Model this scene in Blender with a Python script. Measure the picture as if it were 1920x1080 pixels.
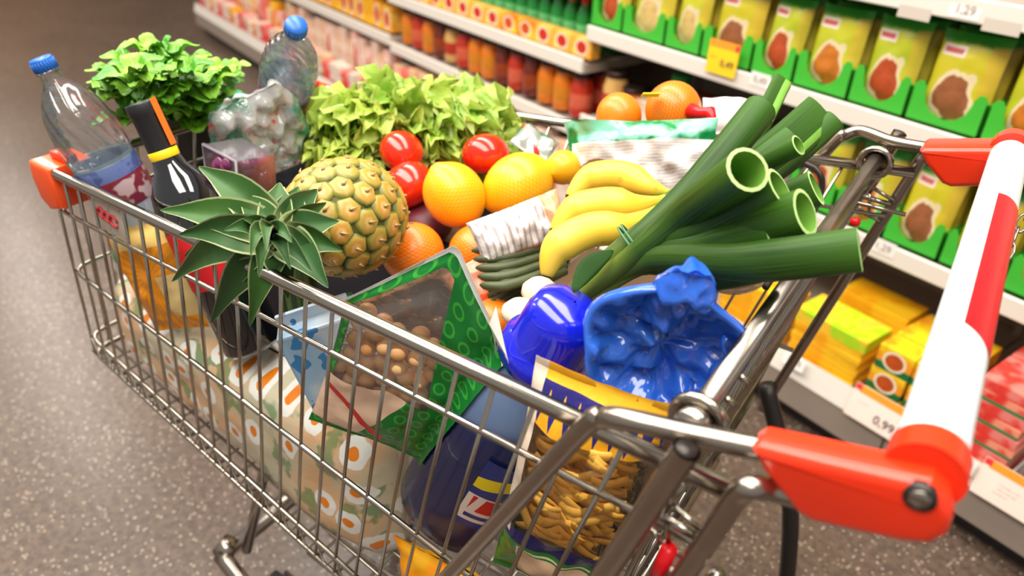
import bpy, bmesh, math, random
from mathutils import Vector, Matrix, noise, Quaternion
for o in list(bpy.data.objects): bpy.data.objects.remove(o)
SC = bpy.context.scene; COL = SC.collection
PI = math.pi
# ---------------------------------------------------------------- camera
F = 1406.65
CAM = Vector((0.27516, -0.59724, 1.31393))
RM = Matrix(((0.5917666, -0.4369128, 0.6774360), (0.8054567, 0.2866692, -0.5187102), (0.0324311, 0.8526007, 0.5215556)))
cd = bpy.data.cameras.new('camera'); cam = bpy.data.objects.new('camera', cd); COL.objects.link(cam)
cam.matrix_world = Matrix.Translation(CAM) @ RM.to_4x4()
cd.sensor_width = 36.0; cd.lens = F/1920*36; cd.clip_start = .02; cd.clip_end = 60
cd.dof.use_dof = True; cd.dof.focus_distance = .72; cd.dof.aperture_fstop = 4.0
SC.camera = cam
SC.view_settings.view_transform = 'Standard'; SC.view_settings.look = 'None'
SC.view_settings.exposure = 0.44; SC.view_settings.gamma = 1.0; SC.view_settings.use_curve_mapping = False
# ---------------------------------------------------------------- light
W = bpy.data.worlds.new('world'); SC.world = W; W.use_nodes = True
W.node_tree.nodes['Background'].inputs[0].default_value = (1.0, .95, .88, 1)
W.node_tree.nodes['Background'].inputs[1].default_value = .32
def area(name, loc, sx, sy, power, col, rot=(0, 0, 0)):
    l = bpy.data.lights.new(name, 'AREA'); l.shape = 'RECTANGLE'; l.size = sx; l.size_y = sy; l.energy = power; l.color = col
    o = bpy.data.objects.new(name, l); COL.objects.link(o); o.location = loc; o.rotation_euler = rot
    return o
# the store's ceiling lamps, above and along the aisle, all out of the picture
LAMP = (1, .94, .85)
area('ceiling_lamp_cart_side_offscreen', (-1.0, -1.0, 3.0), 4.5, 1.1, 128, LAMP)
area('ceiling_lamp_shelf_side_offscreen', (-1.0, .5, 3.0), 4.5, .6, 76, LAMP)
area('ceiling_lamp_far_shelf_side_offscreen', (-7.5, -.55, 3.0), 6.0, .22, 60, LAMP)
area('ceiling_lamp_far_cart_side_offscreen', (-7.5, -1.8, 3.0), 6.0, .22, 60, LAMP)
# ---------------------------------------------------------------- pixel helpers (photo taken as 1920x1080)
PSI = 0.3497; HR = .98
RC = Matrix.Rotation(PSI, 3, 'Z'); RCI = RC.inverted()
def ray(x, y): return RM @ Vector(((x-960)/F, -(y-540)/F, -1))
def P(x, y, z):
    d = ray(x, y); return CAM + d*((z-CAM.z)/d.z)
def PY(x, y, Y):
    d = ray(x, y); return CAM + d*((Y-CAM.y)/d.y)
def CYP(x, y, Y):                                   # pixel to a point of the cart plane y = Y (cart frame)
    o = RCI @ CAM; d = RCI @ ray(x, y); return o + d*((Y-o.y)/d.y)
def onray(x, y, A, L, far=False):                   # the point of a pixel's line that lies L away from A
    d = ray(x, y).normalized(); oc = CAM-A; b = oc.dot(d); q = b*b-(oc.length_squared-L*L)
    q = math.sqrt(max(q, 0)); return CAM+d*(-b+q if far else -b-q)
def pix(Pw):
    d = RM.transposed() @ (Vector(Pw)-CAM); return 960+F*d.x/-d.z, 540-F*d.y/-d.z
# ---------------------------------------------------------------- mesh helpers
class MB:
    def __init__(s): s.v = []; s.f = []; s.m = []; s.uv = []
    def add(s, vs, fs, m=0, uvs=None, M=None):
        b = len(s.v)
        s.v += [tuple(M @ Vector(v)) if M else tuple(v) for v in vs]
        s.uv += uvs if uvs else [(0, 0)]*len(vs)
        for f in fs: s.f.append([i+b for i in f]); s.m.append(m)
        return s
    def tube(s, pts, r, n=8, m=0, caps=True, closed=False, flat=1.0, up=None):
        pts = [Vector(p) for p in pts]; k = len(pts); rs = r if isinstance(r, (list, tuple)) else [r]*k
        vs = []; fs = []; uv = []; nrm = None
        for i, p in enumerate(pts):
            t = (pts[(i+1) % k]-pts[i-1]) if closed else (pts[min(i+1, k-1)]-pts[max(i-1, 0)])
            t.normalize()
            if nrm is None:
                a = Vector(up) if up else (Vector((0, 0, 1)) if abs(t.z) < .9 else Vector((1, 0, 0)))
                nrm = (a-t*a.dot(t)).normalized()
            else: nrm = (nrm-t*nrm.dot(t)).normalized()
            bn = t.cross(nrm)
            for j in range(n):
                a = 2*PI*j/n; vs.append(p+(nrm*math.cos(a)*flat+bn*math.sin(a))*rs[i]); uv.append((j/n, i/max(k-1, 1)))
        for i in range(k if closed else k-1):
            for j in range(n):
                a = i*n+j; b = i*n+(j+1) % n; c = ((i+1) % k)*n+(j+1) % n; d = ((i+1) % k)*n+j
                fs.append((a, b, c, d))
        if caps and not closed: fs.append(tuple(range(n))[::-1]); fs.append(tuple(range((k-1)*n, k*n)))
        return s.add(vs, fs, m, uv)
    def lathe(s, prof, n=24, m=0, M=None, ms=None, sy=1.0):
        vs = []; fs = []; uv = []; mm = []
        for i, (r, z) in enumerate(prof):
            for j in range(n):
                a = 2*PI*j/n; vs.append((r*math.cos(a), r*math.sin(a)*sy, z)); uv.append((j/n, i/(len(prof)-1)))
        for i in range(len(prof)-1):
            for j in range(n): fs.append((i*n+j, i*n+(j+1) % n, (i+1)*n+(j+1) % n, (i+1)*n+j)); mm.append(ms[i] if ms else m)
        b = len(s.f); s.add(vs, fs, m, uv, M); s.m[b:] = mm
        return s
    def box(s, c, d, m=0, M=None, bev=0.0, uv6=True):
        bm = bmesh.new(); bmesh.ops.create_cube(bm, size=1)
        for v in bm.verts: v.co = Vector((v.co.x*d[0]+c[0], v.co.y*d[1]+c[1], v.co.z*d[2]+c[2]))
        if bev: bmesh.ops.bevel(bm, geom=list(bm.edges), offset=bev, segments=2, profile=.5, affect='EDGES')
        bm.verts.index_update(); vs = [v.co.copy() for v in bm.verts]; fs = [[v.index for v in f.verts] for f in bm.faces]; bm.free()
        uv = [((v.x-c[0])/d[0]+.5, (v.z-c[2])/d[2]+.5) for v in vs]
        return s.add(vs, fs, m, uv, M)
    def prism(s, poly, y0, y1, m=0, M=None, bev=0.0, seg=3):    # polygon in x,z extruded along y
        bm = bmesh.new(); vs = [bm.verts.new((x, y0, z)) for x, z in poly]; f = bm.faces.new(vs)
        r = bmesh.ops.extrude_face_region(bm, geom=[f]); nv = [g for g in r['geom'] if isinstance(g, bmesh.types.BMVert)]
        for v in nv: v.co.y = y1
        bmesh.ops.recalc_face_normals(bm, faces=bm.faces[:])
        if bev:
            es = [e for e in bm.edges if abs(e.verts[0].co.y-e.verts[1].co.y) < 1e-6]
            bmesh.ops.bevel(bm, geom=es, offset=bev, segments=seg, profile=.5, affect='EDGES')
        bm.verts.index_update(); vv = [v.co.copy() for v in bm.verts]; ff = [[v.index for v in f.verts] for f in bm.faces]; bm.free()
        return s.add(vv, ff, m, None, M)
    def mesh(s, name, mats, smooth=True):
        me = bpy.data.meshes.new(name); me.from_pydata(s.v, [], s.f)
        for mt in (mats if isinstance(mats, (list, tuple)) else [mats]): me.materials.append(mt)
        me.polygons.foreach_set('material_index', s.m)
        me.polygons.foreach_set('use_smooth', [smooth]*len(s.f))
        ul = me.uv_layers.new(name='UVMap')
        li = [0]*len(me.loops); me.loops.foreach_get('vertex_index', li)
        ul.data.foreach_set('uv', [c for i in li for c in s.uv[i]])
        me.update(); return me
    def build(s, name, mats, parent=None, smooth=True, auto=None):
        me = s.mesh(name, mats, smooth)
        if auto: me.set_sharp_from_angle(angle=auto)
        return link(name, me, parent)
def link(name, me, parent=None, M=None):
    o = bpy.data.objects.new(name, me); COL.objects.link(o)
    if M is not None: o.matrix_world = M
    if parent is not None:
        o.parent = parent; o.matrix_parent_inverse = pinv(parent)
    return o
def pinv(o):
    m = o.matrix_basis.copy()
    if o.parent: m = o.parent.matrix_basis @ o.matrix_parent_inverse @ m
    return m.inverted()
def tag(o, label=None, cat=None, group=None, kind=None):
    if label: o['label'] = label
    if cat: o['category'] = cat
    if group: o['group'] = group
    if kind: o['kind'] = kind
    return o
def thing(name, label, cat, loc=(0, 0, 0), group=None, rot=None):
    o = bpy.data.objects.new(name, None); COL.objects.link(o); o.location = loc; o.empty_display_size = .02
    if rot: o.rotation_euler = rot
    return tag(o, label, cat, group)
def copy_tree(o, parent=None):
    c = o.copy(); COL.objects.link(c)
    if parent: c.parent = parent
    for ch in o.children: copy_tree(ch, c)
    return c
def frame(c, x, y):                                  # matrix with origin c, x axis along x, y axis near y
    x = Vector(x).normalized(); y = Vector(y); y = (y-x*y.dot(x)).normalized(); z = x.cross(y)
    return Matrix(((x.x, y.x, z.x, c[0]), (x.y, y.y, z.y, c[1]), (x.z, y.z, z.z, c[2]), (0, 0, 0, 1)))
def zframe(a, b, up=(0, 0, 1)):                      # matrix at a with z axis towards b
    z = (Vector(b)-Vector(a)).normalized(); u = Vector(up)
    if abs(z.dot(u)) > .98: u = Vector((1, 0, 0))
    x = u.cross(z).normalized(); y = z.cross(x)
    return Matrix(((x.x, y.x, z.x, a[0]), (x.y, y.y, z.y, a[1]), (x.z, y.z, z.z, a[2]), (0, 0, 0, 1)))
def bagframe(top, bot, twist=0.0, face=None):        # y axis from bottom to top, z axis facing the viewer side
    c = (Vector(top)+Vector(bot))/2; y = (Vector(top)-Vector(bot)).normalized()
    f = Vector(face) if face else CAM-c
    z = (f-y*f.dot(y)).normalized(); z = Quaternion(y, twist) @ z; x = y.cross(z)
    return Matrix(((x.x, y.x, z.x, c.x), (x.y, y.y, z.y, c.y), (x.z, y.z, z.z, c.z), (0, 0, 0, 1)))
def pillow(w, h, t, M=None, nu=26, nv=32, wr=.004, seed=0, seal=.05, dome=.55, wf=22, m=0, back=True, top_pinch=0., fn=None, mb=None):
    mb = mb or MB(); so = Vector((seed*7.3, seed*3.1, seed*1.7))
    for side in ((1, -1) if back else (1,)):
        vs = []; fs = []; uv = []
        for j in range(nv+1):
            v = j/nv
            for i in range(nu+1):
                u = i/nu; a = abs(2*u-1); b = abs(2*v-1); b2 = min(b/(1-seal*2), 1)
                th = max(1-a**2.4, 0)**dome*max(1-b2**2.6, 0)**dome
                x = (u-.5)*w*(1-.05*(1-b**3)); y = (v-.5)*h*(1-.03*(1-a**2))
                if top_pinch: x *= 1-top_pinch*max(0, (v-.7)/.3)**1.5
                q = Vector((x*wf, y*wf, 2*side))+so
                nz = noise.noise(q)*wr*1.6+noise.noise(q*2.7)*wr*.9
                rd = (abs(noise.noise(q*1.6+Vector((9, 3, 1))))-.2)*wr*1.5
                z = side*(th*t/2+.0003)+(nz-rd)*(.35+th*.65)
                if side < 0: z = min(z, 0)-.0003
                if fn: x, y, z = fn(u, v, x, y, z)
                vs.append((x, y, z)); uv.append((u, v))
        for j in range(nv):
            for i in range(nu):
                a = j*(nu+1)+i; f = (a, a+1, a+nu+2, a+nu+1); fs.append(f if side > 0 else f[::-1])
        mb.add(vs, fs, m, uv, M)
    return mb
def bez(pts, n=20):                                  # smooth curve through the points
    pts = [Vector(p) for p in pts]; k = len(pts); out = []
    for s in range(n+1):
        t = s/n*(k-1); i = min(int(t), k-2); u = t-i
        p0 = pts[max(i-1, 0)]; p1 = pts[i]; p2 = pts[i+1]; p3 = pts[min(i+2, k-1)]
        out.append(.5*((2*p1)+(p2-p0)*u+(2*p0-5*p1+4*p2-p3)*u*u+(3*p1-p0-3*p2+p3)*u**3))
    return out
def ellips(mb, c, r, n=16, k=10, m=0, M=None, squash=1.0, dent=0.0):
    pr = []
    for i in range(k+1):
        a = -PI/2+PI*i/k; rr = max(math.cos(a)*r, 1e-4); z = math.sin(a)*r*squash
        if dent and i > k*.6: z -= dent*r*max(0, 1-rr/(r*.55))**2
        pr.append((rr, z))
    return mb.lathe(pr, n, m, (M or Matrix()) @ Matrix.Translation(c))
# ---------------------------------------------------------------- material helpers
class G:
    def __init__(s, name, **kw):
        s.mat = bpy.data.materials.new(name); s.mat.use_nodes = True; s.nt = s.mat.node_tree; s.p = s.nt.nodes['Principled BSDF']
        s.out = s.nt.nodes['Material Output']
        for k, v in kw.items(): s.set(k, v)
    KEY = dict(col='Base Color', rough='Roughness', metal='Metallic', trans='Transmission Weight', ior='IOR', coat='Coat Weight', sss='Subsurface Weight', spec='Specular IOR Level', alpha='Alpha', sheen='Sheen Weight')
    def set(s, k, v):
        i = s.p.inputs[s.KEY[k]]
        if hasattr(v, 'is_output'): s.nt.links.new(v, i)
        else: i.default_value = (*v, 1) if isinstance(v, (tuple, list)) and len(v) == 3 else v
    def nd(s, t, **kw):
        n = s.nt.nodes.new(t)
        for k, v in kw.items(): setattr(n, k, v)
        return n
    def inp(s, i, v):
        if v is None: return
        if hasattr(v, 'is_output'): s.nt.links.new(v, i)
        elif isinstance(v, (tuple, list)) and len(v) == 3 and i.type == 'RGBA': i.default_value = (*v, 1)
        else: i.default_value = v
    def m(s, op, a, b=None, c=None, clamp=False):
        n = s.nd('ShaderNodeMath', operation=op); n.use_clamp = clamp
        for i, v in zip(n.inputs, (a, b, c)): s.inp(i, v)
        return n.outputs[0]
    def mix(s, fac, a, b):
        n = s.nd('ShaderNodeMix', data_type='RGBA'); s.inp(n.inputs[0], fac); s.inp(n.inputs[6], a); s.inp(n.inputs[7], b); return n.outputs[2]
    def tc(s, k='UV'):
        n = s.nd('ShaderNodeTexCoord'); return n.outputs[k]
    def xyz(s, v):
        n = s.nd('ShaderNodeSeparateXYZ'); s.inp(n.inputs[0], v); return n.outputs
    def uv(s): o = s.xyz(s.tc('UV')); return o[0], o[1]
    def vec(s, x, y, z=0.0):
        n = s.nd('ShaderNodeCombineXYZ'); [s.inp(i, v) for i, v in zip(n.inputs, (x, y, z))]; return n.outputs[0]
    def noise(s, sc, det=2, vec=None, k=0, dist=0):
        n = s.nd('ShaderNodeTexNoise'); n.inputs['Scale'].default_value = sc; n.inputs['Detail'].default_value = det; n.inputs['Distortion'].default_value = dist
        s.inp(n.inputs['Vector'], vec if vec is not None else s.tc('Object')); return n.outputs[k]
    def vor(s, sc, vec=None, feat='F1', k=0):
        n = s.nd('ShaderNodeTexVoronoi', feature=feat); n.inputs['Scale'].default_value = sc
        s.inp(n.inputs['Vector'], vec if vec is not None else s.tc('Object')); return n.outputs[k]
    def ramp(s, fac, stops):
        n = s.nd('ShaderNodeValToRGB'); e = n.color_ramp.elements
        while len(e) < len(stops): e.new(.5)
        for el, (p, c) in zip(e, stops): el.position = p; el.color = (*c, 1) if len(c) == 3 else c
        s.inp(n.inputs[0], fac); return n.outputs[0]
    def st(s, a, lo, hi): # smooth step
        n = s.nd('ShaderNodeMapRange'); n.interpolation_type = 'SMOOTHSTEP'; s.inp(n.inputs[0], a); n.inputs[1].default_value = lo; n.inputs[2].default_value = hi; return n.outputs[0]
    def rect(s, u, v, u0, u1, v0, v1):
        a = s.m('MULTIPLY', s.m('GREATER_THAN', u, u0), s.m('LESS_THAN', u, u1)); b = s.m('MULTIPLY', s.m('GREATER_THAN', v, v0), s.m('LESS_THAN', v, v1))
        return s.m('MULTIPLY', a, b)
    def circ(s, u, v, cu, cv, r, asp=1.0):
        du = s.m('SUBTRACT', u, cu); dv = s.m('MULTIPLY', s.m('SUBTRACT', v, cv), asp)
        d = s.m('SQRT', s.m('ADD', s.m('MULTIPLY', du, du), s.m('MULTIPLY', dv, dv))); return s.m('LESS_THAN', d, r), d
    def bump(s, h, st=.3, dist=.002):
        n = s.nd('ShaderNodeBump'); n.inputs['Strength'].default_value = st; n.inputs['Distance'].default_value = dist
        s.inp(n.inputs['Height'], h); s.nt.links.new(n.outputs[0], s.p.inputs['Normal']); return s
    def rnd(s): return s.nd('ShaderNodeObjectInfo').outputs['Random']
    def film(s, opaque, tint=(1, 1, 1), base=.12):      # thin clear film where opaque = 0: see-through with a glossy sheen
        tr = s.nd('ShaderNodeBsdfTransparent'); tr.inputs[0].default_value = (*tint, 1)
        gl = s.nd('ShaderNodeBsdfGlossy'); gl.inputs['Roughness'].default_value = .08
        lw = s.nd('ShaderNodeLayerWeight'); lw.inputs[0].default_value = .35
        if s.p.inputs['Normal'].is_linked:
            nl = s.p.inputs['Normal'].links[0].from_socket; s.nt.links.new(nl, gl.inputs['Normal']); s.nt.links.new(nl, lw.inputs['Normal'])
        fac = s.m('ADD', s.m('MULTIPLY', lw.outputs['Fresnel'], .8), base, clamp=True)
        mx = s.nd('ShaderNodeMixShader'); s.inp(mx.inputs[0], fac); s.nt.links.new(tr.outputs[0], mx.inputs[1]); s.nt.links.new(gl.outputs[0], mx.inputs[2])
        m2 = s.nd('ShaderNodeMixShader'); s.inp(m2.inputs[0], opaque); s.nt.links.new(mx.outputs[0], m2.inputs[1]); s.nt.links.new(s.p.outputs[0], m2.inputs[2])
        s.nt.links.new(m2.outputs[0], s.out.inputs[0]); return s
def mat(name, col, rough=.5, var=.0, vs=30, **kw):
    g = G(name, rough=rough, **kw)
    if var:
        d = tuple(c*(1-var) for c in col); l = tuple(min(c*(1+var), 1) for c in col)
        g.set('col', g.mix(g.noise(vs, 3), d, l))
    else: g.set('col', col)
    return g.mat
def hx(h): # sRGB 0..255 triple to linear
    return tuple(((c/255)/12.92 if c/255 <= .04045 else ((c/255+.055)/1.055)**2.4) for c in h)
MT = {}
MT['chrome'] = mat('chrome', hx((174, 166, 154)), .2, .1, 60, metal=1.0)
MT['chrome_dark'] = mat('chrome_dark', hx((166, 156, 146)), .26, .15, 40, metal=1.0)
MT['steel_dark'] = mat('steel_dark', hx((70, 66, 64)), .4, .1, 40, metal=.8)
MT['redplastic'] = mat('red_plastic', hx((240, 52, 18)), .28, .04, 40, coat=.3)
MT['orangeplastic'] = mat('orange_plastic', hx((250, 84, 24)), .32, .04, 40, coat=.3)
MT['white_pl'] = mat('white_plastic', hx((236, 238, 240)), .3, .02, 30, coat=.2)
MT['redstrip'] = mat('red_strip', hx((222, 12, 26)), .3, .03, 30)
MT['white'] = mat('white_paper', hx((235, 230, 225)), .5, .03, 30)
MT['rail'] = mat('rail_white', hx((226, 218, 208)), .4, .03, 10)
MT['shelf_grey'] = mat('shelf_grey', hx((172, 160, 148)), .45, .05, 12)
MT['shelf_dark'] = mat('shelf_dark', hx((52, 46, 44)), .6, .1, 8)
MT['black_text'] = mat('black_ink', hx((70, 62, 60)), .6)
MT['red_ink'] = mat('red_ink', hx((190, 40, 50)), .5)
def scaled(c, k): return tuple(min(x*k, 1) for x in c)
# ================================================================ SETTING
g = G('floor_terrazzo', rough=.3)
oc = g.tc('Object')
base = g.mix(g.noise(2.2, 4, oc), hx((84, 68, 57)), hx((112, 93, 80)))
base = g.mix(g.m('MULTIPLY', g.st(g.noise(60, 4, oc), .42, .62), .55), base, hx((62, 52, 48)))
vd = g.vor(130, oc, k=0); vc = g.vor(130, oc, k=1)
vr = g.xyz(vc)[0]
sp = g.m('MULTIPLY', g.m('LESS_THAN', vd, .32), g.m('GREATER_THAN', vr, .80))
base = g.mix(g.m('MULTIPLY', sp, .75), base, hx((196, 182, 164)))
sp2 = g.m('MULTIPLY', g.m('LESS_THAN', vd, .35), g.m('LESS_THAN', vr, .22))
base = g.mix(g.m('MULTIPLY', sp2, .7), base, hx((44, 36, 34)))
g.set('col', base); g.bump(g.noise(90, 3, oc), .08, .002); FLOORM = g.mat
mb = MB(); mb.add([(-12, -4, 0), (3, -4, 0), (3, 2.2, 0), (-12, 2.2, 0)], [(0, 1, 2, 3)])
tag(mb.build('floor', FLOORM), kind='structure')
mb = MB(); mb.box((-4.5, 2.1, 1.6), (15, .1, 3.2)); tag(mb.build('wall_back', mat('wall_paint', hx((150, 128, 104)), .8, .05, 3)), kind='structure')
mb = MB(); mb.box((-12.05, -.9, 1.6), (.1, 6.2, 3.2)); tag(mb.build('wall_end_offscreen', mat('wall_end_warm_bounce', hx((214, 150, 86)), .7, .05, 3)), kind='structure')  # unseen end wall, added in warm ochre for the floor to reflect
# ---------------------------------------------------------------- shelf run
YF = 1.05; YB = .90; YBACK = 1.62
SECT = [(-.24, 1.10, 'right'), (-1.535, -.24, 'mid'), (-2.85, -1.535, 'jar'), (-4.16, -2.85, 'far'), (-5.48, -4.16, 'end')]
LEV = {'right': [.517, .80, 1.063], 'mid': [.517, .80, 1.063], 'jar': [.475, .69, .93], 'far': [.50, .72, .95], 'end': [.50, .72, .95]}
SLAB = {'right': 'grey and white supermarket shelf unit holding the red packet stacks', 'mid': 'grey and white supermarket shelf unit holding green trays of yellow pouches',
        'jar': 'grey and white supermarket shelf unit holding orange jars and green bottles', 'far': 'grey and white supermarket shelf unit holding white and red packs', 'end': 'grey and white supermarket shelf unit beyond the white and red packs'}
for x0, x1, k in SECT:
    t = thing('shelf_unit', SLAB[k], 'shelf', ((x0+x1)/2, YBACK, 0), 'shelf units along the aisle')
    w = x1-x0-.004; cx = (x0+x1)/2
    MB().box((cx, YBACK+.02, .75), (w, .04, 1.5)).build('back_panel', MT['shelf_grey'], t, False)
    MB().box((cx, (YB+YBACK)/2, .14), (w, YBACK-YB-.004, .035)).build('shelf_board', MT['shelf_grey'], t, False)
    MB().box((cx, YB+.008, .105), (w, .016, .085), bev=.003).build('base_panel', mat('base_paint', hx((150, 136, 124)), .4, .05, 10), t, False)
    MB().prism([(0, 0), (.004, 0), (.02, .055), (.016, .06)], -w/2, w/2, M=Matrix.Translation((cx, YB-.002, .148)) @ Matrix.Rotation(PI/2, 4, 'Z')).build('price_rail', MT['rail'], t, False)
    MB().box((cx, .965, .035), (w, .03, .07)).build('kick_plate', MT['shelf_dark'], t, False)
    for z in LEV[k]:
        MB().box((cx, (YF+YBACK)/2, z-.03), (w, YBACK-YF-.004, .03)).build('shelf_board', MT['shelf_grey'], t, False)
        MB().box((cx, YF-.004, z-.022), (w-.006, .012, .045), bev=.003).build('price_rail', MT['rail'], t, False)
    for xx in (x0+.012, x1-.012):
        MB().box((xx, YBACK-.02, .75), (.02, .04, 1.5)).build('upright', MT['shelf_grey'], t, False)
BZ = .158   # top of base shelf
def text_mesh(txt, size, mt, M, name='print', parent=None, ext=.0003):
    cu = bpy.data.curves.new('t', 'FONT'); cu.body = txt; cu.size = size; cu.align_x = 'CENTER'; cu.align_y = 'CENTER'; cu.extrude = ext; cu.resolution_u = 3
    to = bpy.data.objects.new('t', cu); COL.objects.link(to)
    me = bpy.data.meshes.new_from_object(to.evaluated_get(bpy.context.evaluated_depsgraph_get()))
    bpy.data.objects.remove(to); bpy.data.curves.remove(cu)
    me.materials.clear(); me.materials.append(mt); return link(name, me, parent, M)
FACE = Matrix.Rotation(PI/2, 4, 'X')   # text plane facing -Y
# ================================================================ SHELF GOODS
rng = random.Random(4)
ON = ['first', 'second', 'third', 'fourth', 'fifth', 'sixth', 'seventh', 'eighth', 'ninth', 'tenth', 'eleventh', 'twelfth', 'thirteenth', 'fourteenth', 'fifteenth', 'sixteenth', 'seventeenth', 'eighteenth', 'nineteenth', 'twentieth', 'twenty-first', 'twenty-second']
# --- pouches in green trays
def pouch_mat(name, dish, ground):
    g = G(name, rough=.35); u, v = g.uv(); oc = g.tc('Object')
    c = g.mix(g.noise(14, 3, oc), hx(ground), hx((222, 206, 44)))
    c = g.mix(g.st(g.m('ADD', v, g.m('MULTIPLY', g.noise(30, 2, oc), .15)), .90, .98), c, hx((40, 150, 40)))
    un = g.m('ADD', u, g.m('MULTIPLY', g.m('SUBTRACT', g.noise(22, 2, oc), .5), .35)); vn_ = g.m('ADD', v, g.m('MULTIPLY', g.m('SUBTRACT', g.noise(26, 2, oc), .5), .3)); k, d = g.circ(un, vn_, .45, .24, .36, 1.1); dn = g.mix(g.noise(60, 3, oc), scaled(hx(dish), 1.3), scaled(hx(dish), .6))
    c = g.mix(k, c, hx((236, 214, 170)))
    k2, d = g.circ(un, vn_, .45, .24, .30, 1.1); c = g.mix(k2, c, dn)
    k3 = g.rect(u, v, .78, 1.0, .0, .9); c = g.mix(g.m('MULTIPLY', k3, .4), c, hx((232, 170, 70)))
    k4 = g.rect(u, v, .06, .44, .72, .85); c = g.mix(k4, c, hx((240, 222, 210)))
    c = g.mix(g.rect(u, v, .10, .40, .755, .815), c, hx((206, 96, 96)))
    g.set('col', c); return g.mat
PM = [pouch_mat('pouch_noodle', (206, 120, 40), (176, 196, 40)), pouch_mat('pouch_soup', (190, 80, 40), (150, 190, 44)), pouch_mat('pouch_cream', (224, 190, 120), (196, 206, 50)), pouch_mat('pouch_stew', (160, 96, 60), (200, 190, 40))]
PN = ['noodle dish', 'tomato soup', 'cream soup', 'brown stew']
MT['tray'] = mat('tray_green', hx((62, 176, 50)), .45, .06, 20)
pouch_me = [pillow(.118, .175, .035, nu=12, nv=16, wr=.003, seed=i+1, seal=.04).mesh('pouch', PM[i]) for i in range(4)]
def tray_mesh(w, hgt=.085, dep=.26, t=.003):
    mb = MB(); a = w/2-.003; s = w*.17; pts = [(-a, 0), (a, 0), (a, hgt-.012), (a-.008, hgt), (a-s+.008, hgt), (a-s, hgt-.012)]
    for i in range(7):
        an = PI*i/6; pts.append((math.cos(an)*(a-s)*.98, .062-math.sin(an)*.044))
    pts += [(-a+s, hgt-.012), (-a+s-.008, hgt), (-a+.008, hgt), (-a, hgt-.012)]
    mb.prism(pts, 0, t)
    mb.box((0, dep/2, .002), (2*a, dep, .003)); mb.box((-a+.001, dep/2, .035), (.002, dep, .07)); mb.box((a-.001, dep/2, .035), (.002, dep, .07)); mb.box((0, dep, .035), (2*a, .002, .07))
    return mb.mesh('tray', MT['tray'], False)
def tray_row(edges, z, where):
    for i in range(len(edges)-1):
        x0, x1 = edges[i], edges[i+1]; w = x1-x0
        o = link('display_tray', tray_mesh(w), None, Matrix.Translation(((x0+x1)/2, YF+.012, z)))
        k = rng.randrange(4)
        ref = 'the jar unit' if where == 'upper' else 'the brown boxes'
        tag(o, '%s green cardboard tray from %s on the %s shelf, holding %s pouches' % (ON[i], ref, where, PN[k]), 'tray', 'green %s trays on the %s shelf' % (PN[k], where))
        for j in range(4):
            s = (w-.020)/.118; kk = k if where != '' else k
            M = Matrix.Translation(((x0+x1)/2+rng.uniform(-.003, .003), YF+.056+.045*j, z+.0065+.0875*1.07)) @ Matrix.Rotation(rng.uniform(-.025, .025), 4, 'Y') @ Matrix.Rotation(PI/2-.13+rng.uniform(-.03, .03), 4, 'X') @ Matrix.Diagonal((s, 1.05+rng.uniform(-.03, .02), 1, 1))
            o = link('soup_pouch', pouch_me[kk], None, M)
            tag(o, '%s %s pouch in the %s green tray from %s, %s shelf' % (['frontmost', 'second', 'third', 'rearmost'][j], PN[kk], ON[i], ref, where), 'pouch', '%s pouches on the %s shelf' % (PN[kk], where))
E2 = [PY(x, y, 1.06).x for x, y in [(1106, 40), (1164, 58), (1244, 76), (1311, 97), (1406, 122), (1485, 145), (1589, 172), (1697, 202), (1839, 240)]]
st = E2[-1]-E2[-2]; E2 += [E2[-1]+st*k for k in (1, 2, 3)]
tray_row(E2, .80, 'upper')
a = PY(1762, 470, 1.06).x; b = PY(1883, 513, 1.06).x; st = b-a
tray_row([a+st*k for k in (-3, -2, -1, 0, 1, 2, 3)], .517, 'middle')
# --- cartons
def carton_mat(name, c1, c2, stripes=True, band=None, pic=None):
    g = G(name, rough=.4); u, v = g.uv(); oc = g.tc('Object')
    c = g.mix(g.st(g.noise(24, 3, oc), .4, .6), hx(c1), hx(c2))
    if stripes: c = g.mix(g.m('MULTIPLY', g.m('GREATER_THAN', g.m('FRACT', g.m('MULTIPLY', v, 5.0)), .86), .5), c, scaled(hx(c1), .4))
    if band: c = g.mix(g.m('LESS_THAN', v, .33), c, hx(band))
    if pic:
        k, d = g.circ(u, v, .5, .5, .33, .8); c = g.mix(k, c, hx((240, 226, 200))); k, d = g.circ(u, v, .5, .5, .26, .8); c = g.mix(k, c, g.mix(g.noise(70, 2, oc), hx(pic), scaled(hx(pic), .5)))
    g.set('col', c); return g.mat
CM = dict(yellow=carton_mat('carton_yellow', (246, 168, 16), (250, 196, 30)), lime=carton_mat('carton_lime', (250, 190, 50), (170, 214, 30), False),
          green=carton_mat('carton_green', (244, 200, 30), (240, 150, 30), False, (20, 110, 60), (214, 90, 30)), red=carton_mat('carton_red', (226, 60, 50), (236, 130, 120), False),
          redgreen=carton_mat('carton_redgreen', (222, 50, 40), (240, 150, 120), False, (30, 130, 80)), brown=carton_mat('carton_brown', (96, 44, 26), (140, 60, 30), False),
          white=carton_mat('carton_white', (236, 220, 206), (226, 190, 170), False, (206, 60, 50)), pink=carton_mat('carton_pink', (232, 150, 140), (240, 206, 190), False, None, (210, 60, 50)),
          circ=carton_mat('carton_circles', (250, 200, 90), (246, 170, 60), False, None, (226, 50, 26)), orange=carton_mat('carton_orange', (240, 130, 30), (250, 196, 40), False, None, (230, 90, 20)),
          whitegreen=carton_mat('carton_whitegreen', (230, 222, 196), (224, 170, 130), False, (46, 130, 70)))
CME = {}
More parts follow.
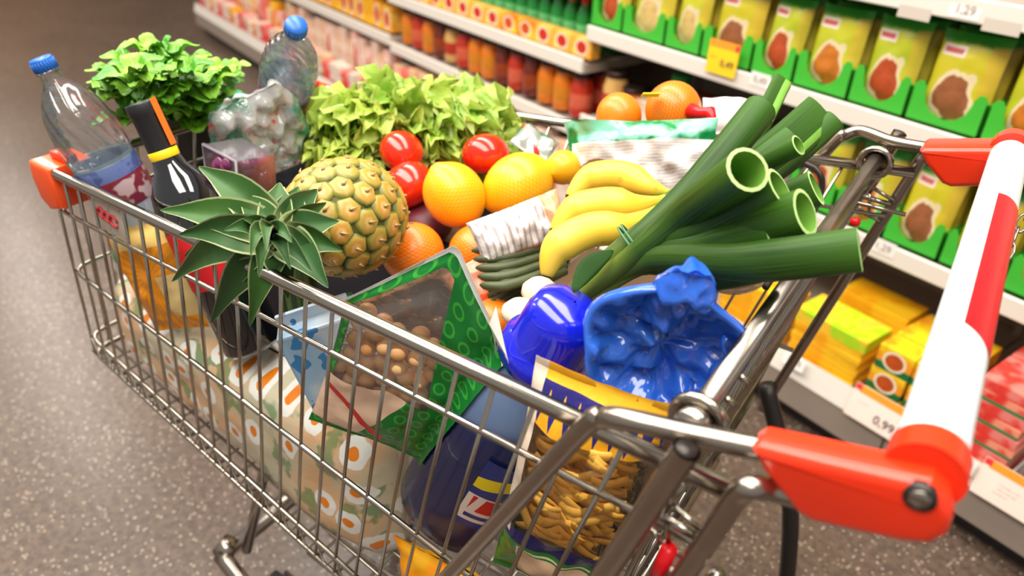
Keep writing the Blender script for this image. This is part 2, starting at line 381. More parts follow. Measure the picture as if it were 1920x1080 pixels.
def carton(kind, x, y, z, w, d, h, label, group, rot=0.):
    key = (kind, round(w, 4), round(d, 4), round(h, 4))
    if key not in CME: CME[key] = MB().box((0, 0, h/2), (w, d, h), bev=.0012).mesh('carton', CM[kind], False)
    o = link('carton', CME[key], None, Matrix.Translation((x, y, z)) @ Matrix.Rotation(rot, 4, 'Z'))
    return tag(o, label, 'carton', group)
xa = PY(1484, 640, .95).x; xb = PY(1602, 715, .95).x
for j in range(7):
    carton('yellow', (xa+xb)/2+rng.uniform(-.003, .003), .99, BZ+.018*j, xb-xa, .10, .0175, '%s flat yellow carton from the bottom of the stack under the lime carton' % ON[j], 'flat yellow cartons in the front stack', rng.uniform(-.02, .02))
carton('lime', (xa+xb)/2, .995, BZ+.126, xb-xa+.01, .11, .034, 'film wrapped yellow carton with a lime top on the front stack', 'lime topped cartons')
for j in range(10):
    carton('yellow', (xa+xb)/2+.02+rng.uniform(-.003, .003), 1.13, BZ+.018*j, xb-xa, .10, .0175, '%s flat yellow carton from the bottom of the stack behind the lime carton' % ON[j], 'flat yellow cartons in the rear stack', rng.uniform(-.02, .02))
for j in range(8):
    carton('yellow', xa-.14+rng.uniform(-.003, .003), 1.0, BZ+.018*j, .20, .10, .0175, '%s flat yellow carton from the bottom of the stack half hidden by the gate' % ON[j], 'flat yellow cartons behind the gate', rng.uniform(-.02, .02))
xg = PY(1622, 745, .95).x; wg = .083
for i in range(2):
    for j in range(3):
        for r in range(3):
            carton('green', xg+wg/2+i*(wg+.006)+rng.uniform(-.002, .002), .965+r*.075, BZ+.062*j, wg, .07, .061, '%s yellow and green picture box, %s layer, %s column from the flat yellow cartons' % (['front', 'middle', 'rear'][r], ['bottom', 'middle', 'top'][j], ON[i]), 'yellow and green boxes stacked three high', rng.uniform(-.03, .03))
xr = PY(1822, 850, .95).x
for i in range(1):
    for j in range(9 if i == 0 else 7):
        for r in range(2):
            carton('redgreen' if j % 2 else 'red', xr+.019-i*.115+rng.uniform(-.003, .003), .985+r*.13, BZ+.026*j, .105, .12, .0255, '%s flat %s packet from the bottom of the %s stack beside the tin' % (ON[j], 'red and green' if j % 2 else 'red', ['front', 'rear'][r]), ('red and green' if j % 2 else 'red')+' packets in stacks', rng.uniform(-.02, .02))
# --- jars and bottles
def jar_mat(name, c1, c2, lab=(236, 200, 150), l0=.25, l1=.6):
    g = G(name, rough=.18, coat=.3); u, v = g.uv(); z = g.xyz(g.tc('Generated'))[2]
    c = g.mix(g.noise(40, 3), hx(c1), hx(c2)); c = g.mix(g.rect(z, z, l0, l1, l0, l1), c, g.mix(g.noise(25, 2), hx(lab), scaled(hx(lab), .6))); g.set('col', c); return g.mat
JM = dict(orange=jar_mat('jar_orange', (226, 110, 16), (236, 140, 30), (240, 150, 40)), red=jar_mat('jar_red', (170, 36, 20), (214, 60, 30), (240, 110, 80)), dark=jar_mat('jar_dark', (90, 30, 18), (130, 44, 22), (170, 70, 30)),
          pale=jar_mat('jar_pale', (210, 150, 70), (226, 190, 120), (206, 60, 40)), gbottle=jar_mat('bottle_green', (20, 120, 50), (30, 150, 60), (110, 210, 130), .3, .55), olive=jar_mat('jar_olive', (120, 120, 50), (150, 150, 70), (190, 60, 30), 0, .35))
LID = dict(dark=mat('lid_dark', hx((60, 44, 38)), .3, metal=.6), yellow=mat('lid_yellow', hx((236, 190, 70)), .4), red=mat('lid_red', hx((200, 50, 40)), .4), green=mat('lid_green', hx((30, 140, 60)), .4))
JME = {}
def jar(kind, lid, x, y, z, r, h, label, group, name='sauce_jar', cat='jar', neck=.8):
    key = (kind, r, h, neck)
    if key not in JME:
        b = MB().lathe([(.001, 0), (r*.9, 0), (r, h*.04), (r, h*.66), (r*(.5+neck*.45), h*.78), (r*neck, h*.86), (r*neck, h*.9)], 16).mesh('jar', JM[kind])
        l = MB().lathe([(r*neck*.98, h*.87), (r*neck*1.1, h*.875), (r*neck*1.1, h*.99), (r*neck, h), (.001, h)], 16).mesh('lid', LID[lid]); JME[key] = (b, l)
    b, l = JME[key]; t = thing(name, label, cat, (x, y, z), group)
    for nm, me in (('body', b), ('lid', l)):
        c = bpy.data.objects.new(nm, me); COL.objects.link(c); c.parent = t
    if lid and nm: t.children[1].data = l
    return t
# jar section
x = -2.83; i = 0
while x < -1.64:
    k = ['orange', 'red', 'orange', 'dark', 'pale', 'red', 'orange', 'orange', 'dark', 'red', 'dark', 'orange'][i % 12]
    for r_ in range(2):
        jar(k, 'dark', x+.045, YF+.07+.1*r_, .475, .042, .15, '%s, %s in the %s row counted from the white pack unit' % ({'orange': 'orange sauce jar', 'red': 'red sauce jar', 'dark': 'dark brown jar', 'pale': 'pale tan jar'}[k], ON[i], ['front', 'rear'][r_]), k+' jars on the jar shelf')
    x += .09; i += 1
x = -2.82; i = 0
while x < -1.6:
    w = .10
    carton('circ' if (i//2) % 3 != 1 else 'orange', x+w/2, YF+.03, .69, w-.006, .04, .062, '%s low yellow carton with %s circles from the white pack unit' % (ON[i], 'red' if (i//2) % 3 != 1 else 'orange'), 'low yellow %s cartons before the green bottles' % ('red' if (i//2) % 3 != 1 else 'orange'))
    x += w; i += 1
x = -2.82; i = 0
while x < -1.58:
    for r_ in range(3):
        jar('gbottle', 'yellow' if i % 4 else 'red', x+.03, YF+.09+.075*r_, .69, .029, .165, 'small green bottle, %s in the %s row from the white pack unit' % (ON[i], ['front', 'middle', 'rear'][r_]), 'green bottles behind the low yellow cartons', 'sauce_bottle', 'bottle', .5)
    x += .067; i += 1
# mid section, left end of the middle shelf
xm = PY(1112, 180, YF).x
jar('pale', 'dark', xm+.03, YF+.07, .517, .042, .15, 'tan jar with red label beside the green box at the shelf end', 'tan jar')
jar('orange', 'dark', xm+.118, YF+.06, .517, .040, .12, 'squat orange jar beside the green box at the shelf end', 'squat orange jar')
carton('whitegreen', xm+.20, YF+.06, .517, .075, .06, .10, 'pale box with green base beside the squat orange jar', 'pale green box')
jar('olive', 'green', xm+.27, YF+.10, .517, .034, .19, 'tall olive jar with green lid under the yellow price card', 'tall olive jar')
for j in range(3): carton('brown', xm+.36+j*.085, YF+.09, .517, .08, .1, .15+.01*(j % 2), '%s dark brown box from the tall olive jar' % ON[j], 'dark brown boxes')
# far sections
def fill(x0, x1, y, z, kinds, w, d, h, what, jit=.01):
    x = x0; i = 0
    while x < x1-w*.5:
        k = kinds[i % len(kinds)] if rng.random() < .8 else rng.choice(kinds); hh = h*(1+rng.choice((-.12, 0, .08)))
        carton(k, x+w/2, y+rng.uniform(0, jit), z, round(w-.006, 3), d, round(hh, 3), '%s carton, %s of its row, %s' % (CN[k], ON[i], what), '%s cartons %s' % (CN[k], what)); x += w; i += 1
CN = dict(yellow='yellow', white='white and red', pink='pink', whitegreen='cream and green', red='red', orange='orange', circ='yellow circle', green='yellow and green', redgreen='red and green', brown='brown', lime='lime')
fill(-4.14, -2.87, .97, BZ, ['white', 'pink', 'white', 'whitegreen', 'red', 'white'], .074, .07, .13, 'standing on the far base shelf front')
fill(-4.14, -2.87, 1.09, BZ, ['whitegreen', 'white', 'whitegreen', 'pink', 'white'], .066, .07, .255, 'standing tall on the far base shelf rear')
fill(-4.14, -2.87, YF+.05, .50, ['orange', 'circ', 'orange', 'yellow'], .09, .07, .12, 'on the far upper shelf front')
fill(-4.14, -2.87, YF+.15, .50, ['yellow', 'yellow', 'lime'], .085, .07, .15, 'on the far upper shelf rear')
fill(-5.46, -4.18, .97, BZ, ['red', 'pink', 'white', 'orange', 'white'], .08, .07, .12, 'on the end base shelf')
fill(-5.46, -4.18, 1.07, BZ, ['red', 'whitegreen', 'orange', 'pink'], .08, .07, .22, 'on the end base shelf rear')
fill(-2.83, -1.56, .97, BZ, ['white', 'red', 'whitegreen', 'pink', 'white', 'white'], .08, .07, .13, 'on the base shelf under the jars')
fill(-2.83, -1.56, 1.07, BZ, ['whitegreen', 'red', 'white', 'white'], .075, .07, .22, 'on the base shelf rear under the jars')
fill(-1.52, -.85, .98, BZ, ['white', 'red', 'orange', 'whitegreen'], .09, .07, .17, 'on the base shelf behind the cart')
# --- price cards
def card(x, y, z, w, h, tilt, parts, label, group=None, txt=None):
    t = thing('price_card', label, 'price card', (x, y, z), group)
    M = Matrix.Translation((x, y, z)) @ Matrix.Rotation(tilt, 4, 'X')
    for nm, (cx, cz, ww, hh), mt, k in parts:
        MB().box((cx, -.0004*k, cz), (ww, .0008, hh), M=M).build(nm, mt, t, False)
    for s, size, cx, cz, mt in (txt or []): text_mesh(s, size, mt, M @ Matrix.Translation((cx, -.0018, cz)) @ FACE, 'lettering', t)
    return t
yel = mat('card_yellow', hx((250, 200, 30)), .5, .05, 20); ora = mat('card_orange', hx((250, 150, 40)), .5); redm = mat('card_red', hx((226, 50, 50)), .5); grm = mat('card_grey', hx((196, 184, 172)), .5); cardw = mat('card_white', hx((240, 218, 206)), .5, .03, 20)
c = PY(1353, 108, YF-.02)
card(c.x, YF-.018, c.z-.045, .098, .085, -.05, [('card', (0, .0425, .098, .085), yel, 0), ('top_band', (0, .076, .098, .018), ora, 1), ('corner_mark', (.042, .074, .012, .014), redm, 2)], 'yellow orange price card on the upper shelf rail below the pouches', None, [('0,49', .026, .018, .03, MT['black_text']), ('---', .02, -.03, .045, ora)])
c0 = PY(1588, 735, YB-.01); c1 = PY(1702, 800, YB-.01); w = c1.x-c0.x
def lowcard(cx, txt, label):
    w = .125
    card(cx, YB-.012, .150, w, .085, -.28, [('card', (0, .0425, w, .085), cardw, 0), ('top_band', (.006, .075, w-.012, .018), ora, 1), ('corner_mark', (-w/2+.008, .077, .014, .014), redm, 2)], label, None, txt)
lowcard(PY(1640, 772, YB).x, [('0,99', .030, .03, .025, MT['black_text']), ('. - - -', .012, -.03, .047, MT['shelf_grey'])], 'white price card reading 0,99 below the yellow and green boxes')
lowcard(PY(1905, 895, YB).x, [('- -- --- - --', .010, 0, .047, MT['shelf_grey']), ('--- - -- ---', .010, 0, .037, MT['shelf_grey']), ('-- --- --', .010, -.01, .027, MT['shelf_grey'])], 'white price card with small print beside the red tin')
def small(px, py, Y, txt, label, w=.06, z=None):
    c = PY(px, py, Y); card(c.x, Y-.0108 if Y > 1 else Y-.012, c.z-.016, w, .034, -.05 if Y > 1 else -.28, [('card', (0, .017, w, .034), MT['white'], 0)], label, None, [(txt, .024, 0, .017, MT['shelf_grey'])])
small(1815, 18, YF, '1,29', 'small white price card reading 1,29 on the top shelf rail')
small(1660, 462, YF, '1,29', 'small white price card reading 1,29 on the middle shelf rail')
small(1430, 150, YF, '0,49', 'small white price card on the upper rail right of the yellow card')
small(1492, 676, YB, '1,19', 'small white price card below the flat yellow cartons')
small(1804, 862, YB, '0,99', 'small white price card below the red packet stacks')
for px, py, ln in [(1884, 46, 'top shelf rail'), (1720, 20, 'top shelf rail nearer the pouch section')]:
    c = PY(px, py, YF); card(c.x, YF-.0108, c.z-.016, .07, .034, -.05, [('card', (0, .017, .07, .034), grm, 0)], 'blank grey price card on the '+ln)
t = jar('red', 'red', PY(1918, 815, .965).x+.066, .968, BZ, .035, .11, 'red tin with picture label at the base shelf edge', 'red tin', 'food_tin', 'tin', .95)
xd = xr+.080
tag(MB().box((xd, 1.0, BZ+.02), (.004, .17, .04)).build('shelf_divider', MT['white_pl'], None, False), 'white plastic divider on the base shelf beside the red tin', 'divider')
# ================================================================ SHOPPING CART (cart frame: x to the handle, y to the shelf, z up)
S_ = 1.15; WR = .54*S_; WF = .4043*S_; LL = .8046*S_; PHI = .0603; LEAN = math.tan(.0677); XL = -.2644
cart = thing('shopping_cart', 'chrome wire shopping cart with red brackets and white handle, heaped with groceries', 'shopping cart')
cart.rotation_euler = (0, 0, PSI)
def cb(mbx, name, mt, parent=None, smooth=True, auto=None):
    me = mbx.mesh(name, mt, smooth)
    if auto: me.set_sharp_from_angle(angle=auto)
    o = bpy.data.objects.new(name, me); COL.objects.link(o); o.parent = parent or cart; return o
def rimp(a, side): # a 0 front .. 1 rear, side -1 near, +1 far
    return Vector((-LL*math.cos(PHI)*(1-a), side*(WF/2+(WR-WF)/2*a), HR-LL*math.sin(PHI)*(1-a)))
def wallp(a, d, side): return rimp(a, side)+Vector((d*XL, -side*d*LEAN, -d))
D2 = lambda a: .06
DM = lambda a: .165+(.282-.165)*a
DB = lambda a: .30+(.474-.30)*a
DB2 = lambda a: .336+(.512-.336)*a
def ring(df, r, name, a1=1.0, over=0.0, n=8):
    # near rear -> near front -> far front -> far rear, rounded corners at the front
    A = [wallp(a1, df(a1), -1), wallp(.03, df(.03), -1)]
    c0 = wallp(0, df(0), -1); c1 = wallp(0, df(0), 1); fx = Vector((-over, 0, 0))
    cor = []
    for i in range(7):
        t = i/6; p0 = wallp(.03, df(.03), -1); p2 = c0+(c1-c0)*.06+fx; cor.append(p0*(1-t)**2+(c0+fx)*2*t*(1-t)+p2*t*t)
    cor2 = [Vector((p.x, -p.y, p.z)) for p in cor][::-1]
    return cb(MB().tube([A[0]]+cor+cor2+[wallp(a1, df(a1), 1)], r, n), name, MT['chrome'])
ring(lambda a: 0, .0068, 'rim')
ring(D2, .0028, 'horizontal_wire')
ring(DM, .0033, 'horizontal_wire', 1.0)
ring(DB, .0036, 'horizontal_wire', 1.0)
ring(DB2, .0034, 'horizontal_wire', 1.0)
for side in (-1, 1):
    for k in range(25):
        a = .0075+.0395*k
        if a > .985: continue
        db = DB2(a)+.004
        pts = [wallp(a, .003, side), wallp(a, db*.5, side), wallp(a, db-.008, side), wallp(a, db, side)+Vector((0, -side*.012, -.002))]
        cb(MB().tube(pts, .0021, 6), 'side_wire', MT['chrome'])
for k in range(1, 15):
    y = -1+2*k/15
    def fp(d): 
        p = wallp(0, d, 1); return Vector((p.x, p.y*y, p.z))
    cb(MB().tube([fp(.003), fp(.33)], .0021, 6), 'front_wire', MT['chrome'])
# basket floor wires, a dense mesh
mbf = MB()
for k in range(15):
    y = -1+2*k/14
    p0 = wallp(0, DB2(0), 1); p1 = wallp(1, DB2(1), 1); mbf.tube([(p0.x, p0.y*y, p0.z), (p1.x, p1.y*y, p1.z)], .0022, 6)
for k in range(26):
    a = k/25; q = wallp(a, DB2(a), 1); mbf.tube([(q.x, q.y, q.z-.004), (q.x, -q.y, q.z-.004)], .0022, 6)
tag(cb(mbf, 'floor_grid', MT['chrome']), kind='stuff')
# crossed reinforcement wires between the two bottom wires (visible on the near side)
for side in (-1, 1):
    for k in range(0, 25, 1):
        a0 = .0075+.0395*k; a1 = a0+.0395
        if a1 > 1: break
        cb(MB().tube([wallp(a0, DB(a0), side), wallp((a0+a1)/2, DB2(a0)+.008, side), wallp(a1, DB(a1), side)], .0016, 5), 'lattice_wire', MT['chrome_dark'])
# red corner caps
for side in (-1, 1):
    mbc = MB(); c = rimp(0, side); ys = -side
    M = Matrix.Translation((c.x-.008, c.y, c.z-.012))
    poly = [(-.014, -.030), (.004, -.042), (.030, -.034), (.034, -.006), (.030, .020), (-.016, .022), (-.020, 0)]
    mbc.prism(poly, -.010 if side < 0 else -.05, .05 if side < 0 else .010, M=M, bev=.005)
    o = cb(mbc, 'corner_cap', MT['orangeplastic'], auto=.7)
    mbr = MB().box((c.x+.004, c.y+ys*.022, c.z+.014), (.036, .018, .010), bev=.003); cb(mbr, 'cap_rib', MT['redplastic'], o)
# logo plate between rim and wire
q = wallp(.165, .030, -1); mbp = MB().box((0, 0, 0), (.062, .002, .044), bev=.0008)
Mx = Matrix.Translation(q) @ Matrix.Rotation(math.atan2((WF-WR)/2, LL), 4, 'Z') @ Matrix.Rotation(-PHI, 4, 'Y')
me = mbp.mesh('logo_plate', mat('plate_clear', hx((186, 172, 158)), .3, .05, 20)); lp = bpy.data.objects.new('logo_plate', me); COL.objects.link(lp); lp.parent = cart; lp.matrix_local = Mx
for k, (dx, dz, rr) in enumerate([(-.016, .004, .008), (-.002, .002, .008), (.012, 0, .009)]):
    mk = MB().tube([(dx+rr*math.cos(t*.6), -.002, dz+rr*.8*math.sin(t*.6)) for t in range(10)], .0018, 5); o = cb(mk, 'logo_mark', MT['red_ink'], lp)
# rear frame tubes, near and far
def mir(pts, side): return [Vector((p[0], p[1]*(1 if side < 0 else -1), p[2])) for p in pts]
yo = -WR/2-.014
TUBE_A = [CYP(1445, 845, -.303), CYP(1300, 815, -.312), CYP(1175, 787, yo), CYP(1130, 784, yo+.002), CYP(1098, 800, yo+.002), CYP(960, 950, yo+.006), CYP(840, 1080, yo+.014), CYP(700, 1232, yo+.024)]
pc = [CYP(1520, 936, yo+.021), CYP(1445, 918, yo+.012), CYP(1408, 914, yo), CYP(1382, 930, yo), CYP(1345, 985, yo), CYP(1280, 1080, yo+.002)]
d = pc[-1]-pc[-2]; pc.append(pc[-1]+d.normalized()*.35)
pp = [CYP(1288, 842, yo-.008), CYP(1215, 955, yo-.006), CYP(1130, 1080, yo-.004)]; d = pp[-1]-pp[-2]; pp.append(pp[-1]+d.normalized()*.33)
for side in (-1, 1):
    cb(MB().tube(mir(bez(TUBE_A, 40), side), .0072, 10), 'side_tube', MT['chrome_dark'])
    cb(MB().tube(mir(bez(pc, 36), side), .0074, 10), 'rear_post', MT['chrome_dark'])
    pst = cb(MB().tube(mir(pp, side), .0085, 12, caps=False), 'front_post', MT['chrome_dark'])
    cb(MB().tube(mir([pp[0]+Vector((0, 0, .001)), pp[0]+(pp[1]-pp[0])*.05], side), .0066, 12), 'post_bore', MT['steel_dark'], pst)
    # little wires joining the two posts
    for (xa_, ya_, xb_, yb_, r) in [(1228, 962, 1318, 1010, .0036), (1260, 948, 1325, 1000, .0026), (1282, 905, 1248, 958, .0022), (1248, 958, 1253, 1022, .0022), (1220, 990, 1240, 1015, .0022), (1240, 1015, 1290, 1050, .0022)]:
        cb(MB().tube(mir([CYP(xa_, ya_, yo+.012), CYP(xb_, yb_, yo+.012)], side), r, 6), 'post_wire', MT['chrome'])
cb(MB().tube([CYP(1256, 1028, yo+.008), CYP(1228, 1090, yo+.008)], .0055, 8), 'red_leash', MT['redstrip'])
cb(MB().tube([CYP(1348, 1075, yo+.01), CYP(1310, 1120, yo+.01)], .0055, 8), 'hinge_pin', MT['chrome'])
# gate with hinge rod
gz = .99
gn = RCI @ P(1322, 783, gz); gf = RCI @ P(1640, 290, gz)
gx = (gn.x+gf.x)/2; gn.x = gf.x = gx; gn.y = max(gn.y, -WR/2+.012); gf.y = min(gf.y, WR/2-.012)
gate = cb(MB().tube([gn, gn+(gf-gn)*.5, gf], .0085, 12), 'gate', MT['chrome_dark'])
for e in (gn, gf):
    cb(MB().tube([e+Vector((.017*math.cos(t*PI/8), 0, -.004+.017*math.sin(t*PI/8))) for t in range(16)], .0045, 8, closed=True), 'hinge_loop', MT['chrome'], gate)
    cb(MB().tube([e+Vector((0, 0, 0)), e+Vector((.0, (.016 if e.y > 0 else -.016), -.002))], [.012, .0135], 12), 'hinge_bush', MT['chrome'], gate)
for k in range(17):
    y = gn.y+(gf.y-gn.y)*(k+.5)/17
    cb(MB().tube([(gx+.004, y, gz+.002), (gx-.03, y, gz-.18), (gx-.075, y*.92, gz-.42)], .0021, 6), 'gate_wire', MT['chrome'], gate)
for fz in (.12, .26, .40):
    xx = gx-.17*fz; cb(MB().tube([(xx, gn.y, gz-fz), (xx, gf.y, gz-fz)], .003, 6), 'gate_crossbar', MT['chrome'], gate)
for y in (gn.y+.035, gn.y+.065): cb(MB().tube([(gx+.004, y, gz-.004), (gx+.014, y, gz-.010)], .003, 6), 'wire_end', MT['chrome'], gate)
# folded child seat wire by the far hinge
cb(MB().tube(bez([(gx-.11, gf.y-.02, gz-.015), (gx-.055, gf.y-.03, gz-.02), (gx-.045, gf.y-.05, gz-.06), (gx-.05, gf.y-.2, gz-.1)], 14), .0042, 8), 'seat_wire', MT['steel_dark'], gate)
cb(MB().tube([(gx-.02, WR/2-.008, HR-.05), (gx+.05, WR/2-.008, HR-.05)], .003, 6), 'post_wire', MT['chrome'])
ellips(MB(), (0, 0, 0), .006)
cb(ellips(MB(), (gx+.0, WR/2-.03, HR-.066), .0065), 'red_button', MT['redstrip'], gate)
# handle
HX = .0725*S_; HZ = HR+.0492*S_; HRr = .0178
y0h = -.286; y1h = .262
hd = cb(MB().tube([(HX, y0h+(y1h-y0h)*k/20, HZ) for k in range(21)], HRr, 40), 'handle_bar', MT['white_pl'])
cl = RCI @ CAM
def ysolve(py, lo=-.3, hi=.3):
    for _ in range(40):
        m = (lo+hi)/2
        if pix(RC @ Vector((HX, m, HZ)))[1] > py: lo = m
        else: hi = m
    return lo
sa, sb = ysolve(672), ysolve(398)
vd_ = cl-Vector((HX, 0, HZ)); vang = math.atan2(vd_.z, vd_.x)
mbs = MB(); vs = []; fs = []; nA = 14; nY = 24
for i in range(nY+1):
    t = i/nY; yy = sa+(sb-sa)*t
    for j in range(nA+1):
        s = j/nA; ed = 1.0
        an = vang+.02-s*1.9
        yv = yy
        if t < .12: yv = yy+(1-t/.12)*.014*(1-s)**1.5*0+ (1-t/.12)*.016*(abs(1-s)**2)
        if t > .9: yv = yy-((t-.9)/.1)*.012*(s**2)
        vs.append((HX+(HRr+.0007)*math.cos(an), yv, HZ+(HRr+.0007)*math.sin(an)))
for i in range(nY):
    for j in range(nA): a = i*(nA+1)+j; fs.append((a, a+1, a+nA+2, a+nA+1))
mbs.add(vs, fs); cb(mbs, 'red_strip', MT['redstrip'], hd)
# brackets
yb0, yb1 = -.316, -.290; ybm = -.3045
poly = [(p.x, p.z) for p in [CYP(x, y, ybm) for x, y in [(1417, 824), (1432, 818), (1560, 846), (1690, 874), (1750, 886), (1780, 912), (1791, 948), (1782, 982), (1750, 1000), (1700, 996), (1620, 980), (1530, 960), (1500, 942), (1440, 866)]]]
for side in (-1, 1):
    mbx = MB().prism(poly, yb0 if side < 0 else .268, yb1 if side < 0 else -yb0, bev=.0065, seg=4)
    mbx.tube([(HX, side*.30, HZ), (HX, side*.281, HZ)], .0200, 32)
    o = cb(mbx, 'handle_bracket', MT['redplastic'], auto=.6)
    bl = cb(MB().tube([(HX+.001, side*.312, HZ-.002), (HX+.001, side*.3168, HZ-.002)], [.0088, .0078], 20), 'bolt', MT['steel_dark'], o)
    cb(MB().tube([(HX+.001, side*.3165, HZ-.002), (HX+.001, side*.3176, HZ-.002)], [.0062, .0056], 6), 'bolt_socket', MT['chrome_dark'], bl)
# coin lock chain by the far end of the handle
pa = RCI @ P(1916, 330, 1.04); 
for k in range(7):
    c = Vector((HX+.035-.004*k*.4, .235-.014*k, HZ-.012-.010*k)); ax = k % 2
    cb(MB().tube([c+Vector(((.005 if ax else 0)*math.cos(t*PI/5), -.010*math.sin(t*PI/5)*.8, (0 if ax else .005)*math.cos(t*PI/5)-.007*math.sin(t*PI/5))) for t in range(10)], .0014, 6, closed=True), 'chain_link', MT['chrome_dark'])
# chassis
fz = .2
cA = Vector((-.86, -.165, .215))
cb(MB().tube(bez([(-.10, -.30, .62), (-.02, -.28, .45), (.02, -.27, .25), (.03, -.27, .16)], 16), .013, 10), 'chassis_leg', MT['steel_dark'])
cb(MB().tube(bez([(-.10, .30, .62), (-.02, .28, .45), (.02, .27, .25), (.03, .27, .16)], 16), .013, 10), 'chassis_leg', MT['steel_dark'])
fA = RCI @ P(415, 1042, .24); fB = RCI @ P(530, 1085, .24)
cb(MB().tube([(fA.x, fA.y, .24), (fA.x, -fA.y, .24)], .014, 12), 'chassis_bar', MT['chrome_dark'])
for side in (-1, 1):
    yy = fA.y*-side
    cb(MB().tube(bez([(fA.x, yy, .24), (fA.x+.25, yy*1.2, .22), (-.3, side*.25, .2), (.04, side*.27, .17)], 20), .014, 12), 'chassis_rail', MT['chrome_dark'])
    cb(MB().tube([(fA.x+.03, yy*.85, .245), (fA.x+.09, yy*.55, .535)], .009, 10), 'chassis_strut', MT['chrome_dark'])
    cb(MB().tube([(fA.x, yy, .24), (fA.x-.008, yy-side*.03, .243)], .018, 12), 'bar_end', MT['chrome_dark'])
    for xw in (fA.x+.06, .05):
        yw = side*(.155 if xw < -.3 else .27)
        w_ = cb(MB().lathe([(.012, -.013), (.048, -.013), (.052, -.009), (.052, .009), (.048, .013), (.012, .013)], 24, M=Matrix.Translation((xw, yw, .052)) @ Matrix.Rotation(PI/2, 4, 'X')), 'wheel', mat('rubber', hx((40, 38, 38)), .6))
        cb(MB().box((xw, yw, .12), (.03, .045, .10), bev=.004), 'caster_fork', MT['steel_dark'])
for k in range(7):  # lower luggage bars
    y = -.22+.44*k/6; cb(MB().tube([(-.70, y*.7, .225), (.0, y, .205)], .0045, 6), 'lower_bar', MT['chrome_dark'])
# ================================================================ GROCERIES
rg = random.Random(11)
def CW(x, y, z): return RC @ Vector((x, y, z))
# --- filler boxes added under the heap, the dark ones for its shaded gaps
MT['filler_dark'] = mat('filler_dark', hx((34, 34, 52)), .6, .2, 20); MT['kraft'] = mat('kraft', hx((120, 92, 64)), .7, .12, 20)
for nm, lab, m_, c, d in [('filler_box', 'large dark blue filler box added for the shaded gap at the cart bottom', 'filler_dark', (-.60, .085, .709), (.42, .22, .238)),
                          ('filler_box', 'brown filler box added under the leeks in the cart', 'kraft', (-.28, .09, .665), (.20, .30, .25)),
                          ('filler_box', 'flat dark blue filler box added for the shaded gap under the lettuce', 'filler_dark', (-.725, .09, .8500), (.15, .17, .04))]:
    mb = MB().box((0, 0, 0), d, bev=.004, M=Matrix.Translation(CW(*c)) @ Matrix.Rotation(PSI, 4, 'Z')); t = thing(nm, lab, 'box', CW(c[0], c[1], c[2]-d[2]/2)); mb.build('carton_body', MT[m_], t, False)
    MB().box((0, 0, d[2]/2+.0006), (d[0], .05, .001), M=Matrix.Translation(CW(*c)) @ Matrix.Rotation(PSI, 4, 'Z')).build('packing_tape', MT['kraft'], t, False)
# --- water bottles
g = G('pet_clear', rough=.05, col=(.9, .94, .98)); wv = g.nd('ShaderNodeTexWave', bands_direction='DIAGONAL'); wv.inputs['Scale'].default_value = 30; wv.inputs['Distortion'].default_value = 1.0
g.inp(wv.inputs['Vector'], g.tc('Object')); g.bump(wv.outputs['Fac'], .5, .004); g.film(.03, (.97, .985, 1.0), .07); MT['pet'] = g.mat
g = G('pet_blue', rough=.08, col=hx((176, 198, 216))); g.bump(g.noise(30, 2), .3, .004); g.film(.4, (.80, .88, .95), .08); MT['petlow'] = g.mat
MT['bluecap'] = mat('blue_cap', hx((36, 104, 196)), .35, .05, 60)
def label_mat(name, bands, rough=.3, sc=40):
    g = G(name, rough=rough); u, v = g.uv(); c = hx(bands[0][1])
    for lo, col in bands[1:]: c = g.mix(g.m('GREATER_THAN', v, lo), c, hx(col))
    nz = g.st(g.noise(sc, 2, g.tc('Object')), .52, .58); c = g.mix(g.m('MULTIPLY', nz, .6), c, g.mix(g.m('GREATER_THAN', v, .55), hx((226, 210, 216)), hx((44, 60, 120)))); g.set('col', c); return g.mat
def water_bottle(B, T, label, lm, R=.043, sc=1.0):
    t = thing('water_bottle', label, 'bottle', B); M = zframe(B, T) @ Matrix.Diagonal((sc, sc, sc, 1))
    low = [(.001, .004), (.028, 0), (.038, .004)]
    for i in range(9): z = .012+.0085*i; low.append((R-(.0015 if i % 2 else 0), z))
    low += [(R-.001, .095), (R-.0015, .165), (R, .172)]
    MB().lathe(low, 40, M=M).build('bottle_body', MT['petlow'], t)
    up = [(R, .172), (R+.001, .182), (R+.0015, .205), (R-.001, .228), (R*.90, .248), (R*.72, .266), (R*.48, .282), (.0145, .293), (.0135, .303), (.0165, .304), (.0165, .307), (.0132, .308)]
    MB().lathe(up, 40, M=M).build('bottle_shoulder', MT['pet'], t)
    MB().lathe([(R-.0003, .098), (R+.0002, .099), (R+.0002, .133), (R+.0002, .165), (R-.0004, .166)], 40, M=M).build('label', lm, t)
    cp = MB(); pr = [(.0152, .3065), (.0158, .307), (.0158, .322), (.0148, .3245), (.001, .325)]
    cp.lathe(pr, 36, M=M); c = cp.build('cap', MT['bluecap'], t)
    rb = MB()
    for k in range(24): a = 2*PI*k/24; rb.box((.0159*math.cos(a), .0159*math.sin(a), .3145), (.0012, .0012, .013), M=M)
    rb.build('cap_ribs', MT['bluecap'], c); return t
wl1 = label_mat('water_label_red', [(0, (120, 44, 66)), (.35, (130, 40, 60)), (.58, (96, 112, 164)), (.86, (130, 156, 96))])
wl2 = label_mat('water_label_dark', [(0, (70, 80, 140)), (.4, (150, 50, 60)), (.75, (170, 170, 200))])
B = CW(-.828, -.1654, .8097); T = CW(-.8845, -.2211, 1.0702); K1 = (T-B).length/.325
water_bottle(B, T, 'tilted clear water bottle with blue cap in the front corner by the wine', wl1, .046, K1)
